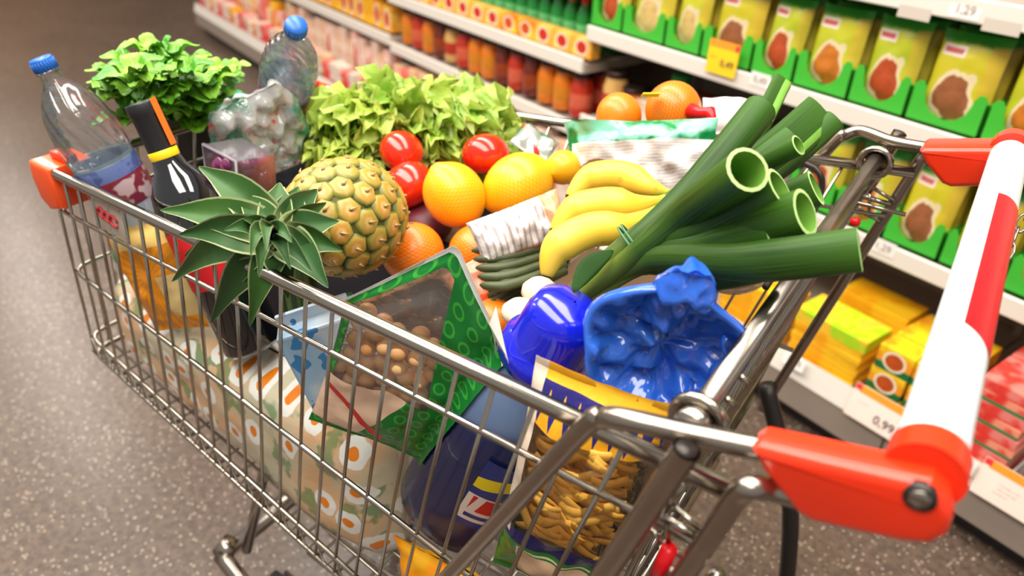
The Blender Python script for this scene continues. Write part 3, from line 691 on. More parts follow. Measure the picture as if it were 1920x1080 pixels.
B = P(522, 250, .83); T = onray(556, 45, B, .325, False); K1 = .885; B = CAM+(B-CAM)*K1; T = CAM+(T-CAM)*K1
water_bottle(B, T, 'upright clear water bottle with blue cap behind the plastic bag', wl2, .043, K1)
# --- wine bottle
B = CW(-.632, -.182, .745); T = onray(260, 188, B, .315, False)
t = thing('wine_bottle', 'dark wine bottle with black capsule, yellow band and red label', 'bottle', B); M = zframe(B, T)
g = G('wine_glass', col=hx((14, 16, 22)), rough=.05, coat=1.0, spec=.8); MT['wine'] = g.mat
R = .038
MB().lathe([(.001, .006), (.024, .002), (.035, 0), (R, .006), (R, .185), (R*.985, .198), (R*.9, .212), (R*.72, .226), (R*.5, .238), (.0165, .249), (.0148, .26), (.0142, .29)], 48, M=M).build('bottle_glass', MT['wine'], t)
cp = MB().lathe([(.0152, .252), (.0156, .254), (.0158, .300), (.0172, .302), (.0172, .313), (.0165, .315), (.001, .3155)], 36, M=M).build('capsule', mat('capsule_black', hx((34, 34, 40)), .42, .1, 60), t)
MB().lathe([(.0162, .250), (.0166, .251), (.0166, .2595), (.0160, .260)], 36, M=M).build('yellow_band', mat('band_yellow', hx((250, 206, 20)), .35), cp)
def patch(Mx, r, a0, a1, z0, z1, n=16, th=.0006, k=6):
    vs = []; fs = []; uv = []
    for j in range(k+1):
        for i in range(n+1):
            a = a0+(a1-a0)*i/n; z = z0+(z1-z0)*j/k; rr = r(z) if callable(r) else r
            vs.append(((rr+th)*math.cos(a), (rr+th)*math.sin(a), z)); uv.append((i/n, j/k))
    for j in range(k):
        for i in range(n): b = j*(n+1)+i; fs.append((b, b+1, b+n+2, b+n+1))
    return MB().add(vs, fs, 0, uv, Mx)
ci = M.inverted() @ CAM; va = math.atan2(ci.y, ci.x)
# orange strip down the capsule on the side away from the rim
sr = (M.to_3x3().inverted() @ RM.col[0]); sr = math.atan2(sr.y, sr.x)
patch(M, .0170, sr-.45, sr+.45, .262, .316).build('orange_strip', mat('strip_orange', hx((250, 112, 20)), .4), cp)
patch(M, R, va-1.35, va+1.35, .095, .17, 24).build('red_label', label_mat('wine_label', [(0, (200, 20, 30)), (.5, (222, 26, 34))], .35, 10), t)
# --- basil
pb = P(372, 300, .84); t = thing('potted_basil', 'bushy green basil plant in a black pot between the water bottles', 'plant', pb)
M = Matrix.Translation(pb)
MB().lathe([(.001, 0), (.036, 0), (.048, .085), (.051, .086), (.051, .096), (.046, .096), (.044, .08), (.001, .08)], 28, M=M).build('pot', mat('pot_black', hx((22, 20, 24)), .5), t)
g = G('basil_leaf', rough=.38, sss=.0); oc = g.tc('Object'); u, v = g.uv()
c = g.mix(g.rnd(), hx((62, 140, 26)), hx((140, 196, 54))); c = g.mix(g.m('MULTIPLY', g.m('LESS_THAN', g.m('ABSOLUTE', g.m('SUBTRACT', u, .5)), .03), .5), c, hx((180, 214, 110)))
g.set('col', c); g.bump(g.m('SINE', g.m('MULTIPLY', g.m('ADD', v, g.m('MULTIPLY', g.m('ABSOLUTE', g.m('SUBTRACT', u, .5)), -1.0)), 44)), .25, .0015); MT['basil'] = g.mat
def basil_leaf(cup=.35, L=.045, Wd=.028, seed=0):
    vs = []; fs = []; uv = []; n = 10; k = 6
    for j in range(n+1):
        v = j/n; w = Wd*math.sin(PI*min(v*.94+.03, 1))**.75/2
        for i in range(k+1):
            u = i/k*2-1; x = u*w; y = v*L
            z = cup*abs(u)**1.6*w-.32*L*v*v+.004*math.sin(v*9+seed)+.0015*math.sin(u*7+v*11)+.2*L*v
            vs.append((x, y, z)); uv.append((i/k, v))
    for j in range(n):
        for i in range(k): a = j*(k+1)+i; fs.append((a, a+1, a+k+2, a+k+1))
    return MB().add(vs, fs, 0, uv).mesh('leaf', MT['basil'])
BL = [basil_leaf(-.6+.3*i, .042+.004*i, .027+.002*i, i) for i in range(4)]
def leafM(p, d, nrm, roll=0, sc=1.0):
    y = Vector(d).normalized(); n = Vector(nrm); n = (n-y*n.dot(y)).normalized(); n = Quaternion(y, roll) @ n; x = y.cross(n)
    return Matrix(((x.x*sc, y.x*sc, n.x*sc, p[0]), (x.y*sc, y.y*sc, n.y*sc, p[1]), (x.z*sc, y.z*sc, n.z*sc, p[2]), (0, 0, 0, 1)))
crown = [(285, 90, 1.09), (240, 120, 1.08), (215, 150, 1.06), (330, 105, 1.08), (370, 130, 1.07), (300, 140, 1.08), (345, 165, 1.06), (265, 165, 1.07), (390, 165, 1.05), (225, 185, 1.03), (310, 190, 1.05), (360, 200, 1.03), (400, 195, 1.02), (330, 225, 1.0), (375, 235, .99), (245, 230, 1.0), (300, 215, 1.02), (430, 135, 1.06), (255, 135, 1.09), (210, 170, 1.04), (400, 220, 1.0), (350, 140, 1.08)]
base = pb+Vector((0, 0, .085))
for (x, y, z) in crown:
    tip = P(x, y, z-.04); mid = base*.5+tip*.5+Vector((rg.uniform(-.01, .01), rg.uniform(-.01, .01), .01))
    pts = bez([base+Vector((rg.uniform(-.02, .02), rg.uniform(-.02, .02), 0)), mid, tip], 8); MB().tube(pts, [.0018-.0008*i/8 for i in range(9)], 5).build('stem', MT['basil'], t)
    a0 = rg.uniform(0, 6.28); d = (pts[-1]-pts[-2]).normalized()
    for lv, (tt, n, sc) in enumerate([(8, 4, .75), (7, 2, 1.05), (6, 2, 1.15), (4, 2, 1.1)]):
        for q in range(n):
            a = a0+lv*PI/2+q*2*PI/n; out = Vector((math.cos(a), math.sin(a), .25 if lv else .6)); link('leaf', BL[rg.randrange(4)], t, leafM(pts[tt], out, Vector((0, 0, 1)), rg.uniform(-.4, .4), sc*rg.uniform(.8, 1.1)))
# --- clear bag between basil and far water bottle
g = G('film_bag', rough=.2, col=hx((236, 236, 236))); u, v = g.uv(); oc = g.tc('Object')
pr = g.m('MULTIPLY', g.st(g.noise(26, 2, oc), .54, .6), .8); c = g.mix(g.st(g.noise(17, 1, oc), .45, .55), hx((60, 150, 120)), hx((232, 236, 238))); c = g.mix(g.m('GREATER_THAN', g.noise(33, 1, oc), .66), c, hx((214, 60, 60)))
g.set('col', c); g.bump(g.noise(45, 4, oc), .7, .006); g.film(g.m('ADD', pr, .34), base=.16); MT['film_bag'] = g.mat
def salad_bag(T, B, w, th, label, seed=3):
    t = thing('plastic_bag', label, 'plastic bag', B); pillow(w, (Vector(T)-Vector(B)).length, th, bagframe(T, B), wr=.014, seed=seed, wf=30, seal=.02, top_pinch=.3).build('film', MT['film_bag'], t); return t
sb_ = salad_bag(P(455, 185, 1.01), P(520, 300, .892), .13, .06, 'crumpled clear plastic bag with green and red print beside the basil')
for k in range(9):
    c = P(rg.uniform(440, 500), rg.uniform(225, 275), .925); ellips(MB(), (0, 0, 0), .013, 12, 8, M=Matrix.Translation(c)).build('radish', mat('radish', hx((190, 190, 170)), .4, .2, 30) if k % 3 else MT['red_ink'], sb_)
# --- grapes box
c = P(452, 328, .935); xa_ = (P(520, 340, .955)-P(425, 290, .955)); ya_ = P(455, 290, .99)-P(440, 370, .93)
M = frame(c, xa_, ya_); t = thing('grape_box', 'clear plastic box of dark purple grapes behind the pineapple leaves', 'fruit box', c)
g = G('clear_box', rough=.08, col=hx((220, 214, 220))); g.film(.05, (.96, .95, .97), .06); MT['clearbox'] = g.mat
w, h, d = .076, .066, .05
for cc, dd, nm in [((0, 0, -d/2), (w, h, .001), 'box_base'), ((-w/2, 0, 0), (.001, h, d), 'box_wall'), ((w/2, 0, 0), (.001, h, d), 'box_wall'), ((0, h/2, 0), (w, .001, d), 'box_wall'), ((0, -h/2, 0), (w, .001, d), 'box_wall'), ((0, 0, d/2), (w+.004, h+.004, .0014), 'box_lid')]:
    MB().box(cc, dd, M=M).build(nm, MT['clearbox'], t, False)
fr = MB().tube([M @ Vector(q) for q in [(-w/2, -h/2, d/2+.001), (w/2, -h/2, d/2+.001), (w/2, h/2, d/2+.001), (-w/2, h/2, d/2+.001)]], .0022, 6, closed=True); fr.build('lid_frame', mat('frame_clear', hx((186, 176, 186)), .15, trans=.5), t)
gm = mat('grape_skin', hx((118, 50, 92)), .25, .35, 60, coat=.3); GB = ellips(MB(), (0, 0, 0), .0105, 14, 9, squash=1.15).mesh('grape', gm)
for k in range(46):
    link('grape', GB, t, M @ Matrix.Translation((rg.uniform(-.42, .42)*w*.85, rg.uniform(-.42, .42)*h*.85, -d*.28+.017*(k % 3))) @ Matrix.Rotation(rg.uniform(0, 3), 4, 'X'))
# --- lettuce
g = G('lettuce_leaf', rough=.42); u, v = g.uv(); oc = g.tc('Object')
c = g.mix(g.rnd(), hx((126, 176, 48)), hx((196, 214, 92))); c = g.mix(g.st(v, .15, .75), hx((222, 232, 164)), c)
rib = g.m('LESS_THAN', g.m('ABSOLUTE', g.m('SUBTRACT', u, .5)), g.m('MULTIPLY', g.m('SUBTRACT', 1.05, v), .035)); c = g.mix(rib, c, hx((226, 236, 186)))
c = g.mix(g.m('MULTIPLY', g.st(v, .8, 1.0), .4), c, hx((214, 226, 120))); c = g.mix(g.m('MULTIPLY', g.st(g.noise(40, 3, oc), .5, .7), .4), c, hx((222, 230, 130))); g.set('col', c); g.bump(g.noise(70, 3, oc), .4, .004)
tl = g.nd('ShaderNodeBsdfTranslucent'); g.inp(tl.inputs[0], c); mx = g.nd('ShaderNodeMixShader'); mx.inputs[0].default_value = .3; g.nt.links.new(g.p.outputs[0], mx.inputs[1]); g.nt.links.new(tl.outputs[0], mx.inputs[2]); g.nt.links.new(mx.outputs[0], g.out.inputs[0]); MT['lettuce'] = g.mat
def lettuce_leaf(seed, L=.12, Wd=.13):
    r = random.Random(seed); n = 22; k = 34; vs = []; fs = []; uv = []; ph = [r.uniform(0, 6.28) for _ in range(6)]; cv = r.uniform(.2, .75)
    for j in range(n+1):
        v = j/n
        for i in range(k+1):
            u = i/k*2-1
            w = Wd/2*(.18+.82*math.sin(min(v*1.25, 1)*PI/2)**1.2)
            a = u*1.15*min(1, v*1.3)+.0
            rad = v*L*(1-.12*u*u+.05*math.sin(9*u+ph[0]))
            x = math.sin(a)*rad*.55+u*w*.55; y = math.cos(a)*rad
            e = max(abs(u)**1.5, v)**2.2
            z = e*(.014*math.sin(9*u*1.3+6*v+ph[1])+.012*math.sin(21*u+9*v+ph[2])+.008*math.sin(37*u+17*v+ph[3]))-cv*L*v*v*.8+.25*L*v
            x += e*.006*math.sin(27*u+ph[4]); y += e*.007*math.sin(23*u+ph[5])
            vs.append((x, y, z)); uv.append((i/k, v))
    for j in range(n):
        for i in range(k): a = j*(k+1)+i; fs.append((a, a+1, a+k+2, a+k+1))
    return MB().add(vs, fs, 0, uv).mesh('leaf', MT['lettuce'])
LME = [lettuce_leaf(s) for s in range(8)]
lc = CW(-.655, .165, .872); t = thing('lettuce', 'large loose head of frilly light green lettuce', 'lettuce', lc)
e1 = RC @ Vector((.63, .77, 0)); e2 = RC @ Vector((-.77, .63, 0))
for k in range(96):
    ph = k*2.39996; q = math.sqrt((k+.5)/96); el = (1-q)*1.25+.12
    a = math.cos(ph)*q; b = math.sin(ph)*q
    p = lc+e1*a*.125+e2*b*.055+Vector((0, 0, .012+.045*(1-q)))
    out = (e1*a*1.2+e2*b*.9).normalized() if q > .02 else e1
    d = out*math.cos(el)+Vector((0, 0, 1))*math.sin(el)+Vector((rg.uniform(-.2, .2), rg.uniform(-.2, .2), rg.uniform(-.1, .15)))
    up = Vector((0, 0, 1))*math.cos(el)-out*math.sin(el)
    link('leaf', LME[k % 8], t, leafM(p, d, up, rg.uniform(-.6, .6), rg.uniform(.55, .85)))
# --- tomatoes
g = G('tomato_skin', rough=.16, coat=.4); g.set('col', g.mix(g.noise(12, 2), hx((206, 24, 10)), hx((232, 48, 18)))); MT['tomato'] = g.mat
MT['calyx'] = mat('calyx', hx((70, 96, 30)), .6, .2, 60)
TM = ellips(MB(), (0, 0, 0), .033, 32, 18, squash=.86, dent=.18).mesh('tomato_flesh', MT['tomato'])
def tomato(x, y, z, lab, tilt, az, sc=1.0):
    c = P(x, y, z); t = thing('tomato', lab, 'tomato', c); M = Matrix.Translation(c) @ Matrix.Rotation(az, 4, 'Z') @ Matrix.Rotation(tilt, 4, 'Y') @ Matrix.Scale(sc, 4); link('flesh', TM, t, M)
    cm = MB()
    for k in range(5):
        a = k*1.257; cm.tube([M @ Vector((math.cos(a)*r, math.sin(a)*r, .0235+zz)) for r, zz in ((.001, 0), (.008, .003), (.016, .001))], [.0016, .0018, .0004], 5)
    cm.build('calyx', MT['calyx'], t)
tomato(753, 284, .930, 'red tomato touching the lettuce above another tomato', 3.6, .3, .93)
tomato(766, 346, .905, 'red tomato wedged between the pineapple and the lemon', 2.6, 1.0, 1.04)
tomato(911, 290, .94, 'red tomato resting against the lettuce behind the two lemons', 2.8, 5.6, .98)
tomato(818, 318, .878, 'small red tomato deep between the other tomatoes', 1.2, 4.0, .9)
# --- citrus in nets
def net_mat(name, c1, c2, net, sc=26, thick=.10, st=.8):
    g = G(name, rough=.38, coat=.15); u, v = g.uv(); oc = g.tc('Object')
    a = g.m('FRACT', g.m('MULTIPLY', g.m('ADD', u, v), sc)); b = g.m('FRACT', g.m('MULTIPLY', g.m('SUBTRACT', u, v), sc))
    k = g.m('MAXIMUM', g.m('LESS_THAN', a, thick), g.m('LESS_THAN', b, thick)); c = g.mix(g.noise(30, 2, oc), hx(c1), hx(c2)); c = g.mix(g.m('MULTIPLY', k, st), c, hx(net)); g.set('col', c)
    g.bump(g.m('ADD', k, g.m('MULTIPLY', g.noise(160, 2, oc), .4)), .35, .0012); return g.mat
MT['lemon'] = net_mat('lemon_peel', (242, 170, 10), (250, 194, 22), (220, 120, 6), 26, .14, .55); MT['orange'] = net_mat('orange_peel', (244, 120, 10), (250, 150, 22), (226, 60, 8), 24, .16, .75)
def citrus(mt, nm, lab, c, r, ax, el=1.0, nip=0.0, group=None, cat='fruit'):
    t = thing(nm, lab, cat, c, group); pr = []
    for i in range(21):
        a = -PI/2+PI*i/20; rr = max(math.cos(a)*r, .0004); z = math.sin(a)*r*el
        if nip: z += nip*r*math.exp(-(rr/(r*.24))**2)*(1 if a > 0 else -1)
        pr.append((rr, z))
    M = zframe(c, c+Vector(ax)); MB().lathe(pr, 36, M=M).build('peel', MT[mt], t); MB().lathe([(.0004, pr[-1][1]+.0006), (.003, pr[-1][1]+.0004), (.0034, pr[-1][1]-.001)], 8, M=M).build('stem_scar', MT['calyx'], t); return t
ix = RM.col[0]; iy = RM.col[1]; iz = RM.col[2]
citrus('lemon', 'lemon', 'large lemon in yellow net beside the red tomatoes', P(852, 366, .918), .0385, ix*-.5+iy*.75+iz*.3, 1.12, .12)
citrus('lemon', 'lemon', 'large lemon in yellow net beside the striped film pack', P(972, 348, .925), .0405, ix*.75+iy*.5-iz*.1, 1.18, .1)
citrus('lemon', 'lemon', 'lemon half hidden under the leaf printed bag', P(1056, 314, .946), .022, ix*.6+iy*.4-iz*.6, 1.05, .1)
citrus('orange', 'orange', 'netted orange between the pineapple and the nut bag', P(774, 474, .868), .0385, iy+iz*.4, .97)
citrus('orange', 'orange', 'netted orange behind the corner of the nut bag', P(896, 474, .872), .036, iy+iz*.4, .97)
citrus('orange', 'orange', 'small netted orange beside the white mushrooms', P(926, 600, .848), .025, iy+iz*.4, .97)
citrus('orange', 'orange', 'netted orange with red clip on top of the leaf printed bag', P(1262, 206, 1.008), .037, iy*.3+ix, .97)
citrus('orange', 'orange', 'netted orange left of the clipped orange behind the bag', P(1160, 218, .992), .031, iy*.3+ix, .97)
# net tie, red clip and yellow tag
c1_ = P(1312, 213, 1.018); o = MB().tube([P(1296, 208, 1.018), P(1312, 212, 1.020), P(1332, 212, 1.022), P(1338, 226, 1.018)], [.010, .007, .009, .004], 10).build('net_clip', MT['redstrip']); tag(o, 'red gathered net end with clip beside the white pack', 'net')
o = MB().box((0, 0, 0), (.022, .002, .016), bev=.0008, M=frame(P(1220, 178, 1.035), ix, iy)).build('net_tag', mat('tag_yellow', hx((250, 214, 20)), .4)); tag(o, 'small yellow tag on the orange net', 'tag')
# --- pineapple
pc_ = P(648, 407, .945); CC = P(512, 446, .985); ax = (CC-pc_).normalized(); M = zframe(pc_, pc_+ax)
t = thing('pineapple', 'ripe pineapple with spiky green crown hanging over the rim', 'pineapple', pc_)
PR, PL = .061, .078
MB().lathe([(max(math.cos(a)*PR, .001), math.sin(a)*PL) for a in [-PI/2+PI*i/16 for i in range(17)]], 28, M=M).build('core', mat('pine_core', hx((84, 84, 30)), .7, .3, 60), t)
g = G('pine_scale', rough=.45, coat=.1); u, v = g.uv(); c = g.ramp(g.m('ADD', u, g.m('MULTIPLY', g.m('SUBTRACT', g.noise(90, 2), .5), .3)), [(0, hx((120, 76, 36))), (.16, hx((224, 184, 120))), (.40, hx((206, 140, 50))), (.74, hx((176, 152, 60))), (1, hx((60, 72, 28)))])
c = g.mix(g.m('MULTIPLY', g.rnd(), .45), c, hx((120, 128, 50))); g.set('col', c); MT['pscale'] = g.mat
vs = [(0, 0, .0062)]; uv = [(0, 0)]; fs = []
for ri, (rr, zz, uu) in enumerate([(.0028, .0052, .2), (.0062, .0052, .5), (.0092, .0030, .8), (.0108, -.002, 1.0)]):
    for j in range(6):
        a = j*PI/3+PI/6; vs.append((rr*math.cos(a), rr*math.sin(a)*.92, zz)); uv.append((uu, 0))
for j in range(6): fs.append((0, 1+j, 1+(j+1) % 6))
for ri in range(3):
    for j in range(6): a = 1+ri*6+j; b = 1+ri*6+(j+1) % 6; fs.append((a, a+6, b+6, b))
PSM = MB().add(vs, fs, 0, uv); PSM.tube([(0, 0, .0055), (.0, -.002, .008), (0, -.0052, .0088)], [.0016, .001, .0003], 4); PSM = PSM.mesh('scale', MT['pscale'])
NS = 96
for k in range(NS):
    zz = -1+2*(k+.5)/NS; a = k*2.39996; rr = math.sqrt(max(1-zz*zz, 0)); p = Vector((rr*PR*math.cos(a), rr*PR*math.sin(a), zz*PL)); n = Vector((p.x/PR**2, p.y/PR**2, p.z/PL**2)).normalized()
    x = Vector((-math.sin(a), math.cos(a), 0)); y = n.cross(x)
    Ml = Matrix(((x.x, y.x, n.x, p.x), (x.y, y.y, n.y, p.y), (x.z, y.z, n.z, p.z), (0, 0, 0, 1))); s = 1.42+.1*math.cos(zz*1.5); link('scale', PSM, t, M @ Ml @ Matrix.Diagonal((s, s, .8, 1)))
g = G('pine_leaf', rough=.5, spec=.3); u, v = g.uv(); c = g.mix(g.noise(30, 3), hx((24, 62, 22)), hx((70, 112, 40))); c = g.mix(g.rnd(), c, hx((50, 88, 46))); c = g.mix(g.m('MULTIPLY', g.m('SUBTRACT', 1.0, g.st(v, 0, .35)), .8), c, hx((186, 196, 140)))
c = g.mix(g.m('MULTIPLY', g.m('GREATER_THAN', g.m('ABSOLUTE', g.m('SUBTRACT', u, .5)), .45), .6), c, hx((196, 202, 150))); g.set('col', c); MT['pleaf'] = g.mat
def pine_leaf(L, Wd, curl):
    vs = []; fs = []; uv = []; n = 12; k = 6
    for j in range(n+1):
        v = j/n; w = Wd/2*(1-v**1.7)*(.75+.5*math.sin(PI*min(v*1.4, 1)))+.0002
        th = curl*v; y = L*(math.sin(th)/curl if abs(curl) > .01 else v); zc = -L*((1-math.cos(th))/curl if abs(curl) > .01 else 0)
        for i in range(k+1):
            u = i/k*2-1; vs.append((u*w, y, zc+abs(u)**1.5*w*.55)); uv.append((i/k, v))
    for j in range(n):
        for i in range(k): a = j*(k+1)+i; fs.append((a, a+1, a+k+2, a+k+1))
    nv = len(vs); vs += [(x, y, z-.0009) for x, y, z in vs]; uv += uv; fs += [tuple(i+nv for i in f[::-1]) for f in fs[:]]
    return MB().add(vs, fs, 0, uv).mesh('leaf', MT['pleaf'])
PLM = [[pine_leaf(.045+.0135*s, .023+.0034*s, .25+.3*c) for c in range(3)] for s in range(5)]
MB().tube([M @ Vector((0, 0, PL*.8)), M @ Vector((0, 0, PL*1.02)), CC], [.020, .018, .010], 12).build('crown_core', MT['pleaf'], t)
def blade(base, tip, wd, lift, name='crown_leaf', roll=0.0):
    base = Vector(base); tip = Vector(tip); ch = tip-base; mid = base+ch*.5+(CAM-base).normalized()*lift*ch.length+Vector((0, 0, lift*.6*ch.length)); pts = bez([base, mid, tip], 14)
    vs = []; fs = []; uv = []; k = 6; n = len(pts)
    for j, p in enumerate(pts):
        v = j/(n-1); tg = (pts[min(j+1, n-1)]-pts[max(j-1, 0)]).normalized(); nr = (CAM-p); nr = (nr-tg*nr.dot(tg)).normalized(); nr = Quaternion(tg, roll) @ nr; sx = tg.cross(nr)
        w = wd/2*(1-v**1.9)*(.78+.45*math.sin(PI*min(v*1.3, 1)))+.0002
        for i in range(k+1): u = i/k*2-1; vs.append(p+sx*u*w+nr*(abs(u)**1.5*w*.5)); uv.append((i/k, v))
    for j in range(n-1):
        for i in range(k): a_ = j*(k+1)+i; fs.append((a_, a_+1, a_+k+2, a_+k+1))
    nv = len(vs); nn = (CAM-base).normalized()*.0009; vs += [Vector(q)-nn for q in vs[:nv]]; uv += uv[:nv]; fs += [tuple(i+nv for i in f[::-1]) for f in fs[:]]
    MB().add(vs, fs, 0, uv).build(name, MT['pleaf'], t)
def YT(x, y, Y): return RC @ CYP(x, y, Y)
CT = [(P(372, 312, 1.02), .034, .12, 0), (P(300, 394, .995), .036, .10, .3), (YT(322, 528, -.262), .034, .12, .2), (YT(395, 606, -.285), .036, .16, -.2), (YT(468, 612, -.285), .030, .16, .3), (P(616, 540, .955), .034, .12, 0), (P(642, 470, .975), .030, .10, .2),
      (P(636, 415, .985), .032, .08, -.3), (P(596, 355, 1.0), .032, .10, .2), (P(524, 342, 1.01), .030, .10, -.2), (P(560, 350, 1.005), .030, .08, 0), (YT(345, 480, -.258), .032, .12, -.3), (P(605, 500, .965), .032, .14, .3), (P(448, 362, 1.01), .028, .10, .2), (YT(540, 560, -.262), .030, .14, .2),
      (P(335, 440, .985), .034, .12, -.2), (P(612, 380, .995), .026, .10, .5), (YT(430, 560, -.275), .028, .2, .5)]
for tp, wd, lf_, rl in CT:
    blade(CC+(tp-CC).normalized()*.006-ax*rg.uniform(.004, .018), tp, wd, lf_, 'crown_leaf', rl)
for tp, wd, lf_ in [(P(420, 432, 1.02), .018, .2), (P(545, 505, 1.0), .018, .25), (P(486, 520, 1.0), .018, .25), (P(548, 455, 1.02), .018, .2), (P(470, 480, 1.02), .017, .25), (P(520, 410, 1.03), .016, .2), (P(455, 410, 1.025), .017, .2), (P(500, 470, 1.04), .014, .2), (P(585, 510, .99), .020, .2)]:
    blade(CC+ax*.004, tp, wd, lf_, 'inner_leaf', rg.uniform(-.4, .4))
# --- nut bag
T = P(838, 520, .965); B = CW(-.395, -.232, .750)
g = G('nut_bag', rough=.28); u, v = g.uv(); oc = g.tc('Object')
win = g.m('MULTIPLY', g.m('GREATER_THAN', v, .40), g.m('MULTIPLY', g.m('LESS_THAN', v, .93), g.m('MULTIPLY', g.m('GREATER_THAN', u, .05), g.m('LESS_THAN', u, g.m('SUBTRACT', .98, g.m('MULTIPLY', v, .48))))))
uu = g.m('SUBTRACT', g.m('FRACT', g.m('MULTIPLY', u, 7.0)), .5); vv = g.m('SUBTRACT', g.m('FRACT', g.m('MULTIPLY', v, 12.0)), .5); rr = g.m('SQRT', g.m('ADD', g.m('MULTIPLY', uu, uu), g.m('MULTIPLY', vv, vv)))
dots = g.m('MULTIPLY', g.m('LESS_THAN', rr, .34), g.m('GREATER_THAN', rr, .22)); c = g.mix(g.m('MULTIPLY', dots, .6), hx((14, 116, 44)), hx((70, 180, 60)))
c = g.mix(g.m('MULTIPLY', g.rect(u, v, -.1, .62, .05, .40), g.m('LESS_THAN', u, g.m('ADD', .35, g.m('MULTIPLY', v, .7)))), c, hx((232, 196, 168)))
c = g.mix(g.m('MULTIPLY', g.rect(u, v, .0, .6, .08, .38), g.m('LESS_THAN', g.m('ABSOLUTE', g.m('SUBTRACT', v, g.m('SUBTRACT', .34, g.m('MULTIPLY', u, .42)))), .022)), c, hx((210, 36, 40)))
c = g.mix(win, c, hx((236, 226, 214))); c = g.mix(g.m('GREATER_THAN', v, .975), c, hx((240, 240, 236))); g.set('col', c); g.bump(g.noise(40, 3, oc), .4, .004); g.film(g.m('SUBTRACT', 1.0, g.m('MULTIPLY', win, .94)), base=.05); MT['nutbag'] = g.mat
FR = bagframe(T, B, .12); hgt = (T-B).length; t = thing('nut_bag', 'green printed bag with a clear window full of hazelnuts', 'bag', B)
def nutfn(u, v, x, y, z): return x*(1+.25*v), y+v*v*(.085*(.58-abs(2*u-.9))-.035*max(0, 1-2*u)), max(z, -.005)+.012*max(0, v-.85)/.15
pillow(.128, hgt, .050, FR, wr=.004, seed=5, seal=.03, fn=nutfn, nu=34, nv=44).build('film', MT['nutbag'], t)
g = G('nut_shell', rough=.45); g.set('col', g.mix(g.rnd(), hx((206, 140, 80)), hx((246, 200, 140)))); NUTM = g.mat
NM = ellips(MB(), (0, 0, 0), .0088, 12, 8, squash=1.1, M=None).mesh('nut', NUTM)
placed = []
for k in range(900):
    uu_ = rg.uniform(.06, .74); vv_ = .34+.40*rg.random()
    lay = 0 if len(placed) < 60 else 1
    if len(placed) > 110: break
    if any(l_ == lay and ((uu_-a_)*.155)**2+((vv_-b_)*hgt)**2 < .0150**2 for a_, b_, l_ in placed): continue
    placed.append((uu_, vv_, lay))
    a = abs(2*uu_-1); b = min(abs(2*vv_-1)/.94, 1); th = max(1-a**2.4, 0)**.55*max(1-b**2.6, 0)**.55*.025
    link('nut', NM, t, FR @ Matrix.Translation(((uu_-.5)*.128, (vv_-.5)*hgt, max(th-.0105-.011*lay, -.012))) @ Matrix.Rotation(rg.uniform(0, 3), 4, 'X') @ Matrix.Rotation(rg.uniform(0, 3), 4, 'Y'))
fp = [FR @ Vector(q) for q in [(.050, hgt*.50, .012), (.074, hgt*.42, .014), (.090, hgt*.30, .016), (.070, hgt*.33, .018), (.052, hgt*.42, .016)]]
mf = MB(); nn = (CAM-fp[0]).normalized()*.0008; mf.add(fp+[p_-nn for p_ in fp], [(0, 1, 2, 3, 4)[::-1], (5, 6, 7, 8, 9), (0, 1, 6, 5), (1, 2, 7, 6), (2, 3, 8, 7), (3, 4, 9, 8), (4, 0, 5, 9)]); mf.build('white_flap', MT['white'], t, False)
# --- carton of milk next to it
T = P(590, 590, .858); B = CW(-.462, -.180, .744)
g = G('milk_print', rough=.35); u, v = g.uv(); oc = g.tc('Object'); c = g.mix(g.st(g.noise(14, 2, oc), .45, .55), hx((196, 210, 222)), hx((150, 186, 216))); c = g.mix(g.m('GREATER_THAN', g.noise(30, 2, oc), .6), c, hx((58, 130, 190))); c = g.mix(g.m('LESS_THAN', v, .2), c, hx((60, 130, 90))); g.set('col', c)
M = bagframe(T, B, -.25); hh = (T-B).length; t = thing('milk_carton', 'pale blue and white milk carton leaning beside the nut bag', 'carton', B)
MB().box((0, 0, 0), (.085, hh, .055), bev=.003, M=M).build('carton_body', g.mat, t, False); MB().box((0, hh/2-.002, .0), (.08, .03, .006), bev=.001, M=M).build('top_fin', g.mat, t, False)
# --- flower printed kitchen roll pack along the near side
g = G('daisy_print', rough=.3); u, v = g.uv(); oc = g.tc('Object')
vn = g.nd('ShaderNodeTexVoronoi', voronoi_dimensions='2D'); vn.inputs['Scale'].default_value = 1; vn.inputs['Randomness'].default_value = .7; g.inp(vn.inputs['Vector'], g.vec(g.m('MULTIPLY', u, 11.0), g.m('MULTIPLY', v, 3.6))); dd = vn.outputs['Distance']
cell = g.xyz(vn.outputs['Color'])[0]
c = g.mix(g.st(g.noise(9, 3, oc), .4, .6), hx((222, 178, 134)), hx((204, 196, 168))); c = g.mix(g.m('MULTIPLY', g.st(g.noise(22, 3, oc), .56, .62), .7), c, hx((70, 130, 76)))
fl = g.m('GREATER_THAN', cell, .28)
c = g.mix(g.m('MULTIPLY', fl, g.m('LESS_THAN', g.m('ADD', dd, g.m('MULTIPLY', g.noise(60, 1, oc), .12)), .38)), c, hx((236, 236, 230))); c = g.mix(g.m('MULTIPLY', fl, g.m('LESS_THAN', dd, .14)), c, hx((232, 130, 26))); g.set('col', c); g.bump(g.noise(35, 4, oc), .5, .004); MT['daisy'] = g.mat
